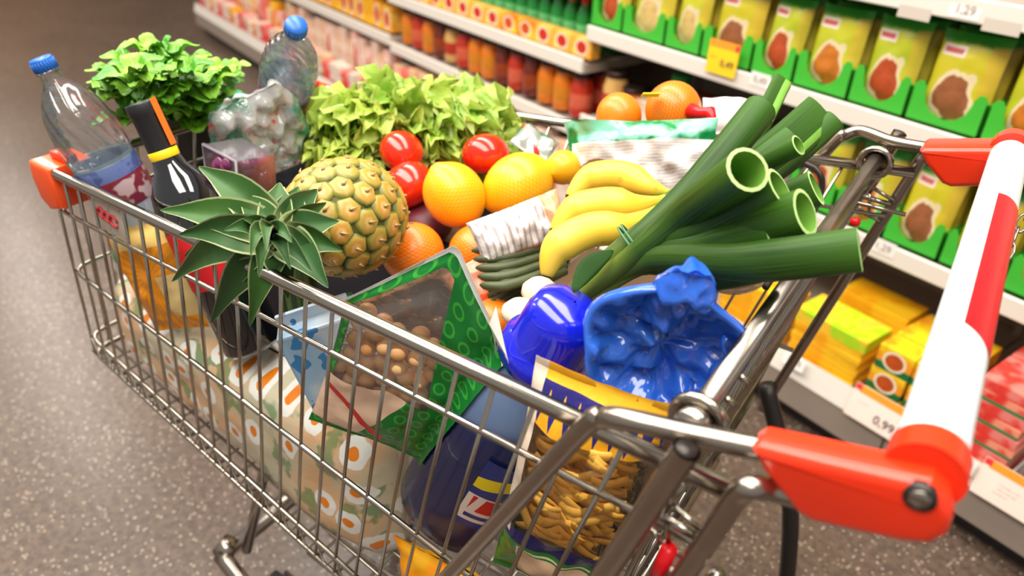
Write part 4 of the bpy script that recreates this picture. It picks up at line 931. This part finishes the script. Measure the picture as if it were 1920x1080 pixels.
def wall_pack(x0, x1, z0a, z1a, z0b, z1b, y, th, mt, t, nm='film', seed=1, wr=.004):   # pack standing along the near wall of the cart
    n = 30; k = 16; vs = []; fs = []; uv = []
    for side in (0, 1):
        b0 = len(vs)
        for j in range(k+1):
            v = j/k
            for i in range(n+1):
                u = i/n; x = x0+(x1-x0)*u; z = (z0a+(z0b-z0a)*u)*(1-v)+(z1a+(z1b-z1a)*u)*v
                a = abs(2*u-1); b = abs(2*v-1); f_ = (max(1-a**8, 0)**.5)*(max(1-b**5, 0)**.5); yy = y+th/2-(th/2)*f_ if side == 0 else y+th/2+(th/2)*f_
                q = Vector((x*18, z*18, seed+side*5)); yy += noise.noise(q)*wr+noise.noise(q*2.4)*wr*.6
                yy += -(.72-z)*LEAN*-1*(0) + x*.0
                vs.append(CW(x, yy+(-(x-x0))*0.085, z)); uv.append((u, v))
        for j in range(k):
            for i in range(n):
                a = b0+j*(n+1)+i; f = (a, a+1, a+n+2, a+n+1); fs.append(f if side == 0 else f[::-1])
    return MB().add(vs, fs, 0, uv).build(nm, mt, t)
t = thing('kitchen_roll_pack', 'flower printed kitchen roll pack along the wire side of the cart', 'paper pack', CW(-.6, -.17, .56))
wall_pack(-.985, -.395, .602, .72, .515, .737, -.196, .13, MT['daisy'], t, seed=2, wr=.006)
# orange packet at the cart bottom
t = thing('snack_packet', 'bright orange packet at the bottom of the cart beneath the detergent', 'packet', CW(-.33, -.23, .5))
g = G('orange_print', rough=.35); g.set('col', g.mix(g.st(g.noise(18, 2), .45, .6), hx((250, 156, 8)), hx((255, 186, 30)))); g.bump(g.noise(30, 3), .4, .004)
pillow(.13, .138, .045, bagframe(CW(-.285, -.245, .652), CW(-.275, -.228, .515), 0, RC @ Vector((0, -1, .25))), wr=.004, seed=8).build('film', g.mat, t)
# --- golden bag at the front
g = G('gold_print', rough=.3); u, v = g.uv(); oc = g.tc('Object'); k, d = g.circ(u, v, .5, .55, .5, 1.5)
an = g.m('ARCTAN2', g.m('SUBTRACT', v, .55), g.m('SUBTRACT', u, .5)); rays = g.m('SINE', g.m('MULTIPLY', an, 26)); c = g.mix(g.m('MULTIPLY', g.m('GREATER_THAN', rays, .3), .5), hx((240, 154, 22)), hx((214, 112, 10))); c = g.mix(g.m('GREATER_THAN', v, .82), c, hx((244, 206, 120))); c = g.mix(g.rect(u, v, .62, 1.1, .15, .55), c, hx((226, 196, 132)))
c = g.mix(g.m('LESS_THAN', u, .07), c, hx((190, 30, 30))); g.set('col', c); g.bump(g.noise(40, 3, oc), .4, .004)
t = thing('pasta_packet', 'golden yellow packet with sunburst print behind the front wires', 'packet', CW(-.78, -.18, .68)); pillow(.104, .15, .028, bagframe(CW(-.788, -.215, .875), CW(-.745, -.207, .742), 0, RC @ Vector((.15, -1, .3))), wr=.004, seed=9).build('film', g.mat, t)
t = thing('herb_packet', 'small white and green packet in the front corner of the cart', 'packet', CW(-.88, -.15, .7))
g = G('herb_print', rough=.35); g.set('col', g.mix(g.st(g.noise(30, 2), .48, .56), hx((210, 222, 210)), hx((70, 160, 110)))); pillow(.08, .08, .032, bagframe(CW(-.915, -.165, .80), CW(-.895, -.16, .735), 0, RC @ Vector((-.1, -1, .3))), wr=.004, seed=12).build('film', g.mat, t)
# cucumber by the wine bottle
g = G('cucumber', rough=.35); u, v = g.uv(); g.set('col', g.mix(g.st(g.m('SINE', g.m('MULTIPLY', u, 62)), -.4, .6), hx((26, 44, 18)), hx((62, 84, 40)))); g.bump(g.noise(120, 2), .4, .002)
pa = CW(-.545, -.168, .76); pb_ = CW(-.60, -.13, .90); cu = [pa+(pb_-pa)*(i/8) for i in range(9)]
t = thing('cucumber', 'dark green cucumber standing beside the wine bottle base', 'cucumber', pa); MB().tube(cu, [.012, .019, .021, .022, .022, .022, .021, .018, .008], 16).build('flesh', g.mat, t); MB().tube([pa, pa-(pb_-pa).normalized()*.006], [.005, .004], 8).build('stalk', MT['calyx'], t)
# --- striped film pack and asparagus
g = G('stripe_film', rough=.22); u, v = g.uv(); oc = g.tc('Object'); s_ = g.m('GREATER_THAN', g.m('FRACT', g.m('ADD', g.m('MULTIPLY', u, 15.0), g.m('MULTIPLY', g.noise(10, 2, oc), 1.2))), .62)
c = g.mix(g.m('MULTIPLY', s_, .6), hx((238, 232, 230)), hx((150, 110, 110))); c = g.mix(g.st(g.m('ADD', g.m('SUBTRACT', 1.0, v), g.m('MULTIPLY', g.noise(14, 1, oc), .5)), 1.05, 1.2), c, hx((226, 130, 96))); c = g.mix(g.rect(u, v, .78, 1.2, -.1, 1.2), c, hx((232, 150, 110))); g.set('col', c); g.bump(g.noise(45, 4, oc), .7, .005); MT['stripe'] = g.mat
t = thing('vegetable_pack', 'white striped film pack of green asparagus between lemon and bananas', 'vegetable pack', P(960, 430, .90))
c0_ = P(890, 462, .915); c1_ = P(1060, 395, .945); xdir = c1_-c0_; c = (c0_+c1_)/2; fc = CAM-c; z = (fc-xdir*fc.dot(xdir)/xdir.length_squared).normalized(); M = frame(c, xdir, z.cross(xdir))
pillow(xdir.length, .055, .042, M, wr=.007, seed=14, wf=34, nu=40, nv=20, seal=.02).build('film', MT['stripe'], t)
MT['asp'] = mat('asparagus', hx((66, 74, 40)), .5, .4, 60)
for k in range(9):
    y0 = 470+k % 5*16; zz = .905-.005*(k//5)-.004*(k % 5); MB().tube(bez([P(884+k*4, y0, zz), P(950, y0-6+2*k, zz+.004), P(1030, y0-26, zz+.008)], 8), [.0015, .0045, .0055, .006, .006, .006, .0058, .0055, .005], 8).build('asparagus_stalk', MT['asp'], t)
t = thing('vegetable_pack', 'second film wrapped bundle of dark green asparagus below the striped pack', 'vegetable pack', P(965, 525, .88))
for k in range(8):
    y0 = 545+k % 4*11; zz = .868-.003*(k % 4); MB().tube([P(915+k*2, y0, zz), P(1020, y0-50, zz+.012), P(1060, y0-70, zz+.014)], [.004, .0055, .005], 8).build('asparagus_stalk', MT['asp'], t)
MB().tube([P(992, 506, .884), P(1000, 526, .884), P(1006, 552, .876)], .006, 8).build('wrap_band', mat('band_pink', hx((200, 160, 160)), .5), t)
g = G('carrot_film', rough=.3); g.set('col', g.mix(g.st(g.noise(26, 2), .4, .6), hx((236, 96, 40)), hx((232, 150, 120)))); g.bump(g.noise(40, 3), .5, .004)
t = thing('carrot_bag', 'orange film bag of carrots tucked under the asparagus pack', 'vegetable bag', P(905, 540, .87)); pillow(.06, .055, .018, bagframe(P(880, 508, .878), P(905, 552, .862)), wr=.005, seed=15).build('film', g.mat, t)
# mushrooms
for k, (x, y, z, lb) in enumerate([(1012, 545, .895, 'white mushroom under the bananas beside the blue cap'), (975, 585, .885, 'white mushroom beside the small netted orange')]):
    c = P(x, y, z); t = thing('mushroom', lb, 'mushroom', c); mm = mat('mushroom', hx((230, 206, 180)), .6, .1, 40)
    M = Matrix.Translation(c); MB().lathe([(.0005, .013), (.012, .011), (.019, .004), (.020, -.003), (.015, -.007), (.0005, -.006)], 20, M=M).build('cap', mm, t); MB().lathe([(.007, -.006), (.0065, -.022), (.0005, -.024)], 12, M=M).build('stalk', mm, t)
# dark red bag behind the orange
t = thing('onion_net', 'dark purple net bag deep between pineapple and lemon', 'net bag', P(800, 418, .856)); g = G('purple_net', rough=.5); g.set('col', g.mix(g.noise(50, 2), hx((70, 14, 26)), hx((110, 30, 44)))); ellips(MB(), (0, 0, 0), .036, 24, 14, M=Matrix.Translation(P(800, 418, .856)) @ Matrix.Scale(.75, 4, (0, 0, 1))).build('net', g.mat, t)
# --- bananas
g = G('banana_skin', rough=.4); u, v = g.uv(); c = g.mix(g.noise(14, 2), hx((236, 190, 50)), hx((246, 208, 76))); c = g.mix(g.st(v, .72, .95), c, hx((190, 190, 70))); c = g.mix(g.m('LESS_THAN', v, .015), c, hx((60, 44, 20))); c = g.mix(g.m('MULTIPLY', g.st(g.noise(60, 3), .64, .7), .3), c, hx((170, 120, 40))); g.set('col', c); MT['banana'] = g.mat
t = thing('banana_bunch', 'bunch of three yellow bananas tucked under the leeks', 'bananas', P(1250, 385, .95))
for pts in [[(1066, 372, .955), (1105, 336, .972), (1165, 330, .980), (1215, 350, .978), (1262, 366, .972)],
            [(1038, 436, .955), (1075, 396, .972), (1135, 382, .980), (1190, 385, .978), (1250, 372, .972)],
            [(1024, 520, .942), (1045, 466, .966), (1105, 432, .980), (1180, 422, .980), (1252, 382, .972)]]:
    pp_ = bez([P(*q) for q in pts], 24); R0 = .0178
    rad = [R0*min(1, .28+2.6*(i/24))*(1 if i < 15 else max(.30, 1-(i-15)/9*.95)) for i in range(25)]; MB().tube(pp_, rad, 10).build('banana', MT['banana'], t)
MB().tube([P(1235, 385, .968), P(1262, 368, .972), P(1278, 362, .973)], [.008, .008, .006], 10).build('stem', MT['calyx'], t)
# --- leeks
g = G('leek', rough=.5, spec=.25); u, v = g.uv(); c = g.ramp(v, [(0, hx((160, 160, 90))), (.16, hx((118, 132, 46))), (.38, hx((44, 72, 18))), (.75, hx((28, 58, 12))), (1, hx((52, 94, 22)))])
str_ = g.nd('ShaderNodeTexNoise'); str_.inputs['Scale'].default_value = 1.0; g.inp(str_.inputs['Vector'], g.vec(g.m('MULTIPLY', u, 60), g.m('MULTIPLY', v, 3), 0.0)); c = g.mix(g.m('MULTIPLY', g.st(str_.outputs[0], .4, .62), .3), c, hx((80, 116, 34))); c = g.mix(g.m('MULTIPLY', g.rnd(), .35), c, hx((30, 66, 22))); g.set('col', c); MT['leek'] = g.mat
MT['leek_in'] = mat('leek_inside', hx((112, 164, 60)), .5, .2, 60); MT['leek_edge'] = mat('leek_edge', hx((176, 206, 130)), .5)
t = thing('leek_bundle', 'bundle of green leeks with a rubber band lying across the cart', 'leeks', P(1090, 545, .94))
root = P(1070, 565, .945); band = P(1190, 472, .985)
LK = [((1425, 205, 1.085), .0165, 1.0, (-16, -12), (1310, 345, 1.035)), ((1402, 318, 1.105), .0175, 1.0, (-6, 10), (1290, 400, 1.04)), ((1462, 352, 1.085), .0165, .8, (4, 6), (1320, 425, 1.035)), ((1510, 398, 1.075), .0185, .8, (12, 10), (1350, 445, 1.03)),
      ((1488, 262, 1.07), .0150, .6, (-2, -18), (1330, 370, 1.02)), ((1540, 212, 1.05), .0240, .28, (-8, -22), (1400, 330, 1.01)), ((1468, 150, 1.075), .0125, .3, (-24, -16), (1380, 300, 1.02)), ((1497, 272, 1.10), .0088, .9, (0, 0), (1360, 345, 1.05)),
      ((1612, 468, 1.065), .0165, .75, (22, 20), (1400, 492, 1.035)), ((1450, 440, 1.05), .020, .6, (14, 18), (1330, 470, 1.02)), ((1420, 480, 1.03), .022, .5, (20, 26), (1310, 500, 1.005)), ((1565, 225, 1.045), .0130, .5, (2, -10), (1440, 330, 1.0)), ((1530, 352, 1.06), .0160, .7, (8, -4), (1380, 415, 1.015)), ((1505, 430, 1.055), .0175, .6, (18, 14), (1370, 468, 1.015))]
for tip, r, fl, off, mid in LK:
    bp = P(1190+off[0]*.6, 472+off[1]*.9, .985+rg.uniform(-.004, .006)); rp = P(1066+off[0]*.4+rg.uniform(-6, 6), 572+off[1]*.3, .914+rg.uniform(-.003, .006))
    Tp = P(*tip); pts = bez([rp, bp, P(*mid), Tp], 22); n = len(pts)
    rad = [(.0075+.0025*i/7 if i < 8 else .010+(r-.010)*min(1, (i-7)/9)) for i in range(n)]
    mb = MB(); fn_ = 18; d = (CAM-Tp)
    mb.tube(pts, rad, fn_, caps=False, flat=fl, up=d)
    lf = mb.build('leek', MT['leek'], t)
    ip = pts[-5:]; mi = MB().tube(ip, [q*.86 for q in rad[-5:]], fn_, caps=False, flat=fl, up=None if False else d); mi.build('leek_inside', MT['leek_in'], lf)
    # cut edge ring
    Tn = (pts[-1]-pts[-2]).normalized(); nb = Vector(d)-Tn*Vector(d).dot(Tn); nb.normalize(); bn = Tn.cross(nb)
    vs = []; fs = []
    for j in range(fn_):
        a = 2*PI*j/fn_; q = nb*math.cos(a)*fl+bn*math.sin(a); vs += [Tp+q*rad[-1]*1.01, Tp+q*rad[-1]*.84+Tn*.0004]
    for j in range(fn_): a = 2*j; b = 2*((j+1) % fn_); fs.append((a, b, b+1, a+1))
    MB().add(vs, fs).build('cut_edge', MT['leek_edge'], lf)
bd = P(1192, 470, .985); dv = (P(1290, 400, 1.03)-root).normalized(); nb = (CAM-bd); nb = (nb-dv*nb.dot(dv)).normalized(); bn = dv.cross(nb)
for q in (0, .004):
    MB().tube([bd+dv*q+nb*math.cos(a)*.025+bn*math.sin(a)*.027 for a in [2*PI*k/28 for k in range(28)]], .0012, 6, closed=True).build('rubber_band', mat('rubber_green', hx((70, 120, 84)), .5), t)
# small leaf by the bananas
MT['dark_leaf'] = mat('dark_leaf', hx((28, 62, 14)), .7, .2, 40, spec=.2)
MB().tube(bez([P(1075, 548, .972), P(1105, 500, .985), P(1150, 470, .992)], 8), [.001, .004, .007, .009, .010, .009, .007, .004, .001], 10, flat=.12, up=CAM-P(1105, 500, .985)).build('loose_leaf', MT['dark_leaf'], t)
# --- leaf printed bag
g = G('leafprint', rough=.25); u, v = g.uv(); oc = g.tc('Object'); c = g.mix(g.m('MULTIPLY', g.m('GREATER_THAN', g.m('FRACT', g.m('MULTIPLY', g.m('ADD', v, g.m('MULTIPLY', g.noise(8, 2, oc), .25)), 26)), .62), .35), hx((226, 220, 218)), hx((150, 140, 150)))
gr = g.mix(g.st(g.noise(34, 2, oc), .42, .58), hx((20, 128, 66)), hx((130, 206, 176))); c = g.mix(g.m('GREATER_THAN', g.m('ADD', v, g.m('MULTIPLY', g.noise(10, 2, oc), .12)), .80), c, gr); c = g.mix(g.m('LESS_THAN', u, .045), c, gr)
k, d = g.circ(u, v, .24, .35, .15, .7); c = g.mix(k, c, g.mix(g.noise(40, 2, oc), hx((120, 92, 70)), hx((176, 150, 126)))); g.set('col', c); g.bump(g.noise(30, 4, oc), .7, .007); MT['leafprint'] = g.mat
L0 = P(1060, 326, .926); L1 = P(1345, 308, .978); xd_ = L1-L0; c = (L0+L1)/2+Vector((0, 0, .008)); fc = (CAM-c)+Vector((0, 0, .12)); z = (fc-xd_*fc.dot(xd_)/xd_.length_squared).normalized(); M = frame(c, xd_, z.cross(xd_))
t = thing('printed_bag', 'white crinkled plastic bag with green leaf print behind the bananas', 'bag', L0)
def wfn(u, v, x, y, z): return x, y*(1+.25*(1-u)), z+.03*max(0, v-.85)/.15*max(0, 1-abs(u-.2)*4)
pillow(xd_.length, .096, .046, M, wr=.008, seed=21, wf=26, nu=46, nv=26, seal=.03, fn=wfn).build('film', MT['leafprint'], t)
t = thing('printed_bag', 'small clear printed bag beside the lettuce and the leaf printed bag', 'bag', P(1010, 270, .92)); pillow(.06, .06, .03, bagframe(P(1020, 240, .950), P(985, 296, .934)), wr=.008, seed=23).build('film', MT['film_bag'], t)
# white pack
c = P(1366, 216, 1.0); g = G('whitepack', rough=.3); u, v = g.uv(); b_ = g.m('MULTIPLY', g.rect(u, v, .42, .68, .5, .8), g.m('GREATER_THAN', g.m('FRACT', g.m('MULTIPLY', u, 34)), .5)); g.set('col', g.mix(b_, hx((236, 230, 232)), hx((130, 120, 150)))); g.bump(g.noise(30, 3), .4, .004)
t = thing('flour_packet', 'white packet with barcode beside the clipped orange net', 'packet', c); pillow(.07, .06, .04, bagframe(P(1368, 188, 1.015), P(1360, 250, .985)), wr=.003, seed=25).build('film', g.mat, t)
# bread behind the leeks
g = G('bread', rough=.6); g.set('col', g.mix(g.noise(26, 3), hx((214, 160, 90)), hx((236, 206, 150)))); g.bump(g.noise(60, 3), .4, .003)
c = RC @ Vector((-.150, .190, .888)); t = thing('bread_loaf', 'tan bread loaf in a clear bag behind the leek tips', 'bread', c); bl = MB(); ellips(bl, (0, 0, 0), .06, 24, 14, M=Matrix.Translation(c) @ Matrix.Rotation(PSI, 4, 'Z') @ Matrix.Diagonal((.8, 1.3, .85, 1))); bl.build('loaf', g.mat, t)
g = G('bread_film', rough=.15, col=hx((230, 220, 200))); g.bump(g.noise(45, 4), .8, .006); g.film(.04, base=.1); ellips(MB(), (0, 0, 0), .064, 32, 20, M=Matrix.Translation(c) @ Matrix.Rotation(PSI, 4, 'Z') @ Matrix.Diagonal((.84, 1.36, .9, 1))).build('film', g.mat, t)
# --- detergent bottle
T = P(1078, 566, .975); B = onray(800, 1075, T, .335, True)
if (RCI @ B).y < -.2: B = CW(-.315, -.20, .66)
B = CAM+(B-CAM)*1.05; T = CAM+(T-CAM)*1.025
M = zframe(B, T, RC @ Vector((0, -1, 0))); ln = (T-B).length; k = ln/.335; M = M @ Matrix.Diagonal((k, k, k, 1)); MDET = M.copy()
t = thing('detergent_bottle', 'large blue detergent bottle with a round blue cap', 'bottle', B)
g = G('det_plastic', rough=.22, coat=.3); z = g.xyz(g.tc('Generated'))[2]; g.set('col', g.mix(g.st(z, .66, .74), hx((26, 34, 78)), hx((120, 146, 190)))); g.set('trans', g.m('MULTIPLY', g.st(z, .66, .74), .35)); MT['det'] = g.mat
MB().lathe([(.001, .004), (.050, 0), (.057, .006), (.059, .03), (.058, .10), (.057, .15), (.054, .18), (.048, .21), (.040, .235), (.031, .255), (.029, .268)], 44, sy=.68, M=M).build('bottle_body', MT['det'], t)
cp = MB().lathe([(.033, .262), (.0385, .264), (.0392, .272), (.0385, .280), (.034, .2835), (.0335, .285), (.0325, .312), (.029, .326), (.018, .333), (.001, .335)], 44, M=M).build('cap', mat('cap_blue', hx((16, 26, 190)), .18, coat=.6), t)
ci = M.inverted() @ CAM; va = math.atan2(ci.y/.68, ci.x)
g = G('det_label', rough=.3); u, v = g.uv(); c = hx((40, 50, 120)); c = g.mix(g.rect(u, v, .0, .8, .10, .50), c, hx((226, 206, 196))); c = g.mix(g.m('MULTIPLY', g.rect(u, v, .08, .72, .26, .48), g.m('GREATER_THAN', g.m('FRACT', g.m('ADD', g.m('MULTIPLY', u, 2.6), g.m('MULTIPLY', v, -.8))), .28)), c, hx((204, 22, 40))); c = g.mix(g.rect(u, v, .08, .7, .15, .21), c, hx((40, 50, 120)))
c = g.mix(g.m('MULTIPLY', g.rect(u, v, .0, 1.0, .60, .95), g.m('LESS_THAN', g.m('ABSOLUTE', g.m('SUBTRACT', v, g.m('ADD', .66, g.m('MULTIPLY', u, .2)))), .085)), c, hx((236, 206, 20))); g.set('col', c)
vs = []; fs = []; uv = []
for j in range(9):
    for i in range(17):
        a = va+.15+1.35*(i/16); zz = .06+.105*j/8; rr = .0596; vs.append((rr*math.cos(a), rr*.68*math.sin(a), zz)); uv.append((i/16, j/8))
for j in range(8):
    for i in range(16): a = j*17+i; fs.append((a, a+1, a+18, a+17))
MB().add(vs, fs, 0, uv, M).build('front_label', g.mat, t)
# --- tagliatelle bag
T = P(1136, 714, .948); B = CW(-.160, -.235, .69)
g = G('pasta_bag', rough=.25); u, v = g.uv(); oc = g.tc('Object')
win = g.m('MULTIPLY', g.m('GREATER_THAN', v, .34), g.m('LESS_THAN', v, .80)); win = g.m('MULTIPLY', win, g.m('GREATER_THAN', u, .10))
c = g.mix(g.m('GREATER_THAN', v, .28), hx((40, 124, 36)), hx((34, 30, 88))); c = g.mix(g.rect(u, v, .22, .80, .02, .24), c, hx((236, 196, 160))); c = g.mix(g.m('MULTIPLY', g.rect(u, v, .19, .83, -.01, .26), g.m('SUBTRACT', 1.0, g.rect(u, v, .205, .815, .005, .25))), c, hx((230, 220, 190)))
tri = g.m('PINGPONG', g.m('MULTIPLY', u, 9.0), .5); sp_ = g.m('GREATER_THAN', g.m('SUBTRACT', v, .80), g.m('MULTIPLY', tri, .26)); c = g.mix(g.m('GREATER_THAN', v, .78), c, g.mix(sp_, hx((238, 168, 30)), hx((40, 36, 110)))); c = g.mix(g.m('GREATER_THAN', v, .95), c, hx((236, 176, 40))); c = g.mix(g.m('MULTIPLY', g.m('LESS_THAN', u, .10), g.m('GREATER_THAN', v, .3)), c, hx((226, 206, 186)))
g.set('col', c); g.bump(g.noise(40, 3, oc), .5, .004); g.film(g.m('SUBTRACT', 1.0, win), (1, .97, .9), .03); FRp = bagframe(T, B, -.1); hp = (T-B).length
t = thing('pasta_bag', 'clear bag of tagliatelle with a green label behind the cart wires', 'bag', B); pillow(.118, hp, .060, FRp, wr=.005, seed=31, nu=34, nv=44, seal=.03).build('film', g.mat, t)
g = G('tagliatelle', rough=.5); g.set('col', g.mix(g.noise(40, 2), hx((244, 170, 50)), hx((252, 204, 96)))); MT['pasta'] = g.mat
tb = MB()
for k in range(64):
    v0 = .36+.42*((k*.618) % 1); am = rg.uniform(.004, .016)*rg.choice((-1, 1)); ph = rg.uniform(0, 6.28); fq = rg.uniform(.7, 1.6); dp = .004+.006*(k % 3); x0 = rg.uniform(-.046, -.02); x1 = rg.uniform(.015, .046); sl = rg.uniform(-.35, .15)
    pts = []
    for i in range(15):
        x = x0+(x1-x0)*i/14; yy = (v0-.5)*hp+am*math.sin(ph+fq*PI*i/14)+sl*x; uu_ = x/.118+.5; vv_ = yy/hp+.5; a = abs(2*uu_-1); b = min(abs(2*vv_-1)/.94, 1)
        th = max(1-a**2.4, 0)**.55*max(1-b**2.6, 0)**.55*.030; pts.append(FRp @ Vector((x, yy, max(th-dp, .001)+.002*math.sin(ph*3+i*.9))))
    tb.tube(pts, .0050, 6, flat=.14, up=FRp.to_3x3().col[2])
tag(tb.build('tagliatelle', MT['pasta'], t), kind='stuff')
# --- blue plastic bag
c = P(1240, 660, .962); c = CAM+(c-CAM)*.99; g = G('blue_film', rough=.14, coat=.4); oc = g.tc('Object'); g.set('col', g.mix(g.noise(12, 2, oc), hx((20, 60, 200)), hx((60, 130, 232)))); g.set('trans', .15); g.bump(g.noise(38, 3, oc), .35, .004); MT['bluefilm'] = g.mat
ex = (ix*.97-iy*.2).normalized(); ey = (iy*.93+iz*.36).normalized(); ey = (ey-ex*ey.dot(ex)).normalized(); ez = ex.cross(ey); RX, RY = .064, .060
def crump(q): # faceted folds
    best = 9; b2 = 9
    p_ = q
    d_ = noise.voronoi(p_)[0]; return d_[1]-d_[0]
vs = []; fs = []; uv = []; n = 72; prof = [(.25, -.050), (.58, -.046), (.84, -.034), (.99, -.016), (1.03, -.006), (1.0, .003), (.95, .003), (.88, -.002), (.80, -.008), (.66, -.013), (.50, -.015), (.34, -.015), (.16, -.014), (.02, -.013)]
for j, (rr, zz) in enumerate(prof):
    for i in range(n):
        a = 2*PI*i/n; wob = 1+.05*math.sin(3*a+1)+.03*math.sin(5*a); x = math.cos(a)*rr*RX*wob; y = math.sin(a)*rr*RY*wob
        if j >= 7: zz2 = zz+.030*(crump(Vector((x*42, y*42, 1.3)))-.35)+.012*noise.noise(Vector((x*50, y*50, 4)))
        elif j <= 3: up_ = max(0, math.sin(a)); zz2 = zz*(1-.8*up_); x *= 1-.12*up_; y *= 1-.12*up_; x += .004*math.sin(9*a+j); y += .004*math.cos(11*a+j)
        else: zz2 = zz+.003*math.sin(4*a)
        if math.sin(a) > .3 and 3 < j < 10: zz2 += .022*(math.sin(a)-.3)
        vs.append(c+ex*x+ey*y+ez*zz2); uv.append((i/n, j/len(prof)))
for j in range(len(prof)-1):
    for i in range(n): fs.append((j*n+i, j*n+(i+1) % n, (j+1)*n+(i+1) % n, (j+1)*n+i))
fs.append(tuple((len(prof)-1)*n+i for i in range(n)))
t = thing('blue_bag', 'glossy crumpled blue plastic bag by the cart gate', 'plastic bag', c-ez*.08); MB().add(vs, fs, 0, uv).build('film', MT['bluefilm'], t)
pillow(.05, .075, .03, frame(c+ey*.048+ez*.006, ex, ey*.8+ez*.6), wr=.010, seed=41, wf=40, top_pinch=.5).build('gathered_top', MT['bluefilm'], t)
bs = MB()
bs.tube([c+ex*(.046+.003*math.sin(i))+ey*(-.03+.055*i/12)+ez*(-.004+.006*i/12) for i in range(13)], [.004]*13, 8, flat=.4); bs.build('side_fold', MT['bluefilm'], t)

# ---------------------------------------------------------------- settle loose leaves clear of what they lean on
from mathutils.bvhtree import BVHTree
def wmat(o):
    m = o.matrix_basis.copy()
    if o.parent: m = wmat(o.parent) @ o.matrix_parent_inverse @ m
    return m
def bvh(o, M=None):
    M = M if M is not None else wmat(o); vs = [M @ v.co for v in o.data.vertices]; return BVHTree.FromPolygons(vs, [tuple(p.vertices) for p in o.data.polygons]), sum(vs, Vector())/len(vs)
def solids(*keys): return [c for o in COL.objects if o.parent is None and o.name.split('.')[0] in keys for c in o.children if c.type == 'MESH']
def settle(leaves, obst, push=None, step=.005, tries=30):
    ob = [bvh(o) for o in obst]; n = 0
    for lf in leaves:
        for k in range(tries):
            t_, c_ = bvh(lf); mv = Vector()
            for tb_, cb_ in ob:
                if t_.overlap(tb_): mv += push if push is not None else ((c_-cb_).normalized()+Vector((0, 0, .4)))
            if mv.length == 0: break
            lf.matrix_basis = Matrix.Translation(mv.normalized()*step) @ lf.matrix_basis
        else: n += 1
lroot = [o for o in COL.objects if o.name == 'lettuce'][0]; broot = [o for o in COL.objects if o.name == 'potted_basil'][0]
lleaves = list(lroot.children)
far_wires = [c for c in cart.children if c.name.split('.')[0] in ('side_wire', 'rim', 'horizontal_wire', 'front_wire')]
for _ in range(4):
    settle(lleaves, solids('tomato', 'filler_box', 'onion_net', 'plastic_bag', 'printed_bag', 'water_bottle', 'lemon'), step=.004)
    settle(lleaves, far_wires, RC @ Vector((.25, -1, .6)), step=.004)
sol = [bvh(o) for o in solids('tomato', 'filler_box', 'onion_net', 'plastic_bag', 'printed_bag', 'water_bottle', 'lemon')+far_wires]
for lf in lleaves:
    for k in range(6):
        lt_ = bvh(lf)[0]
        if not any(lt_.overlap(q[0]) for q in sol): break
        lf.matrix_basis = lf.matrix_basis @ Matrix.Scale(.85, 4)
# the soft nut bag is pressed out of shape by the detergent bottle behind it
MDI = MDET.inverted(); DPR = [(0, .050), (.006, .057), (.03, .059), (.15, .058), (.18, .055), (.21, .049), (.235, .041), (.255, .032), (.26, .031), (.262, .040), (.283, .040), (.312, .034), (.336, .02)]
def det_r(z):
    if z < -.002 or z > .336: return 0
    for (z0, r0), (z1, r1) in zip(DPR, DPR[1:]):
        if z <= z1: return r0+(r1-r0)*(z-z0)/(z1-z0)
    return 0
def in_det(p):
    q = MDI @ p; sy_ = .68 if q.z < .258 else 1.0; r_ = det_r(q.z); return r_ > 0 and math.hypot(q.x, q.y/sy_) < r_+.0015
nb_ = [o for o in COL.objects if o.name == 'nut_bag'][0]; nz_ = FR.to_3x3().col[2].normalized()
for ch in nb_.children:
    Mw = wmat(ch)
    if ch.name.startswith('nut'):
        for k in range(40):
            if not any(in_det(Mw @ v.co) for v in ch.data.vertices): break
            ch.matrix_basis = Matrix.Translation(nz_*.002) @ ch.matrix_basis; Mw = wmat(ch)
    else:
        Mi = Mw.inverted(); hv = len(ch.data.vertices)//2
        for i, v in enumerate(ch.data.vertices):
            p = Mw @ v.co; k = 0
            while k < 60 and in_det(p): p = p+nz_*.0015; k += 1
            if k: v.co = Mi @ (p+(nz_*.0025 if i < hv else Vector()))
settle([c for c in broot.children if c.name.startswith('leaf')], solids('water_bottle', 'wine_bottle', 'plastic_bag'))
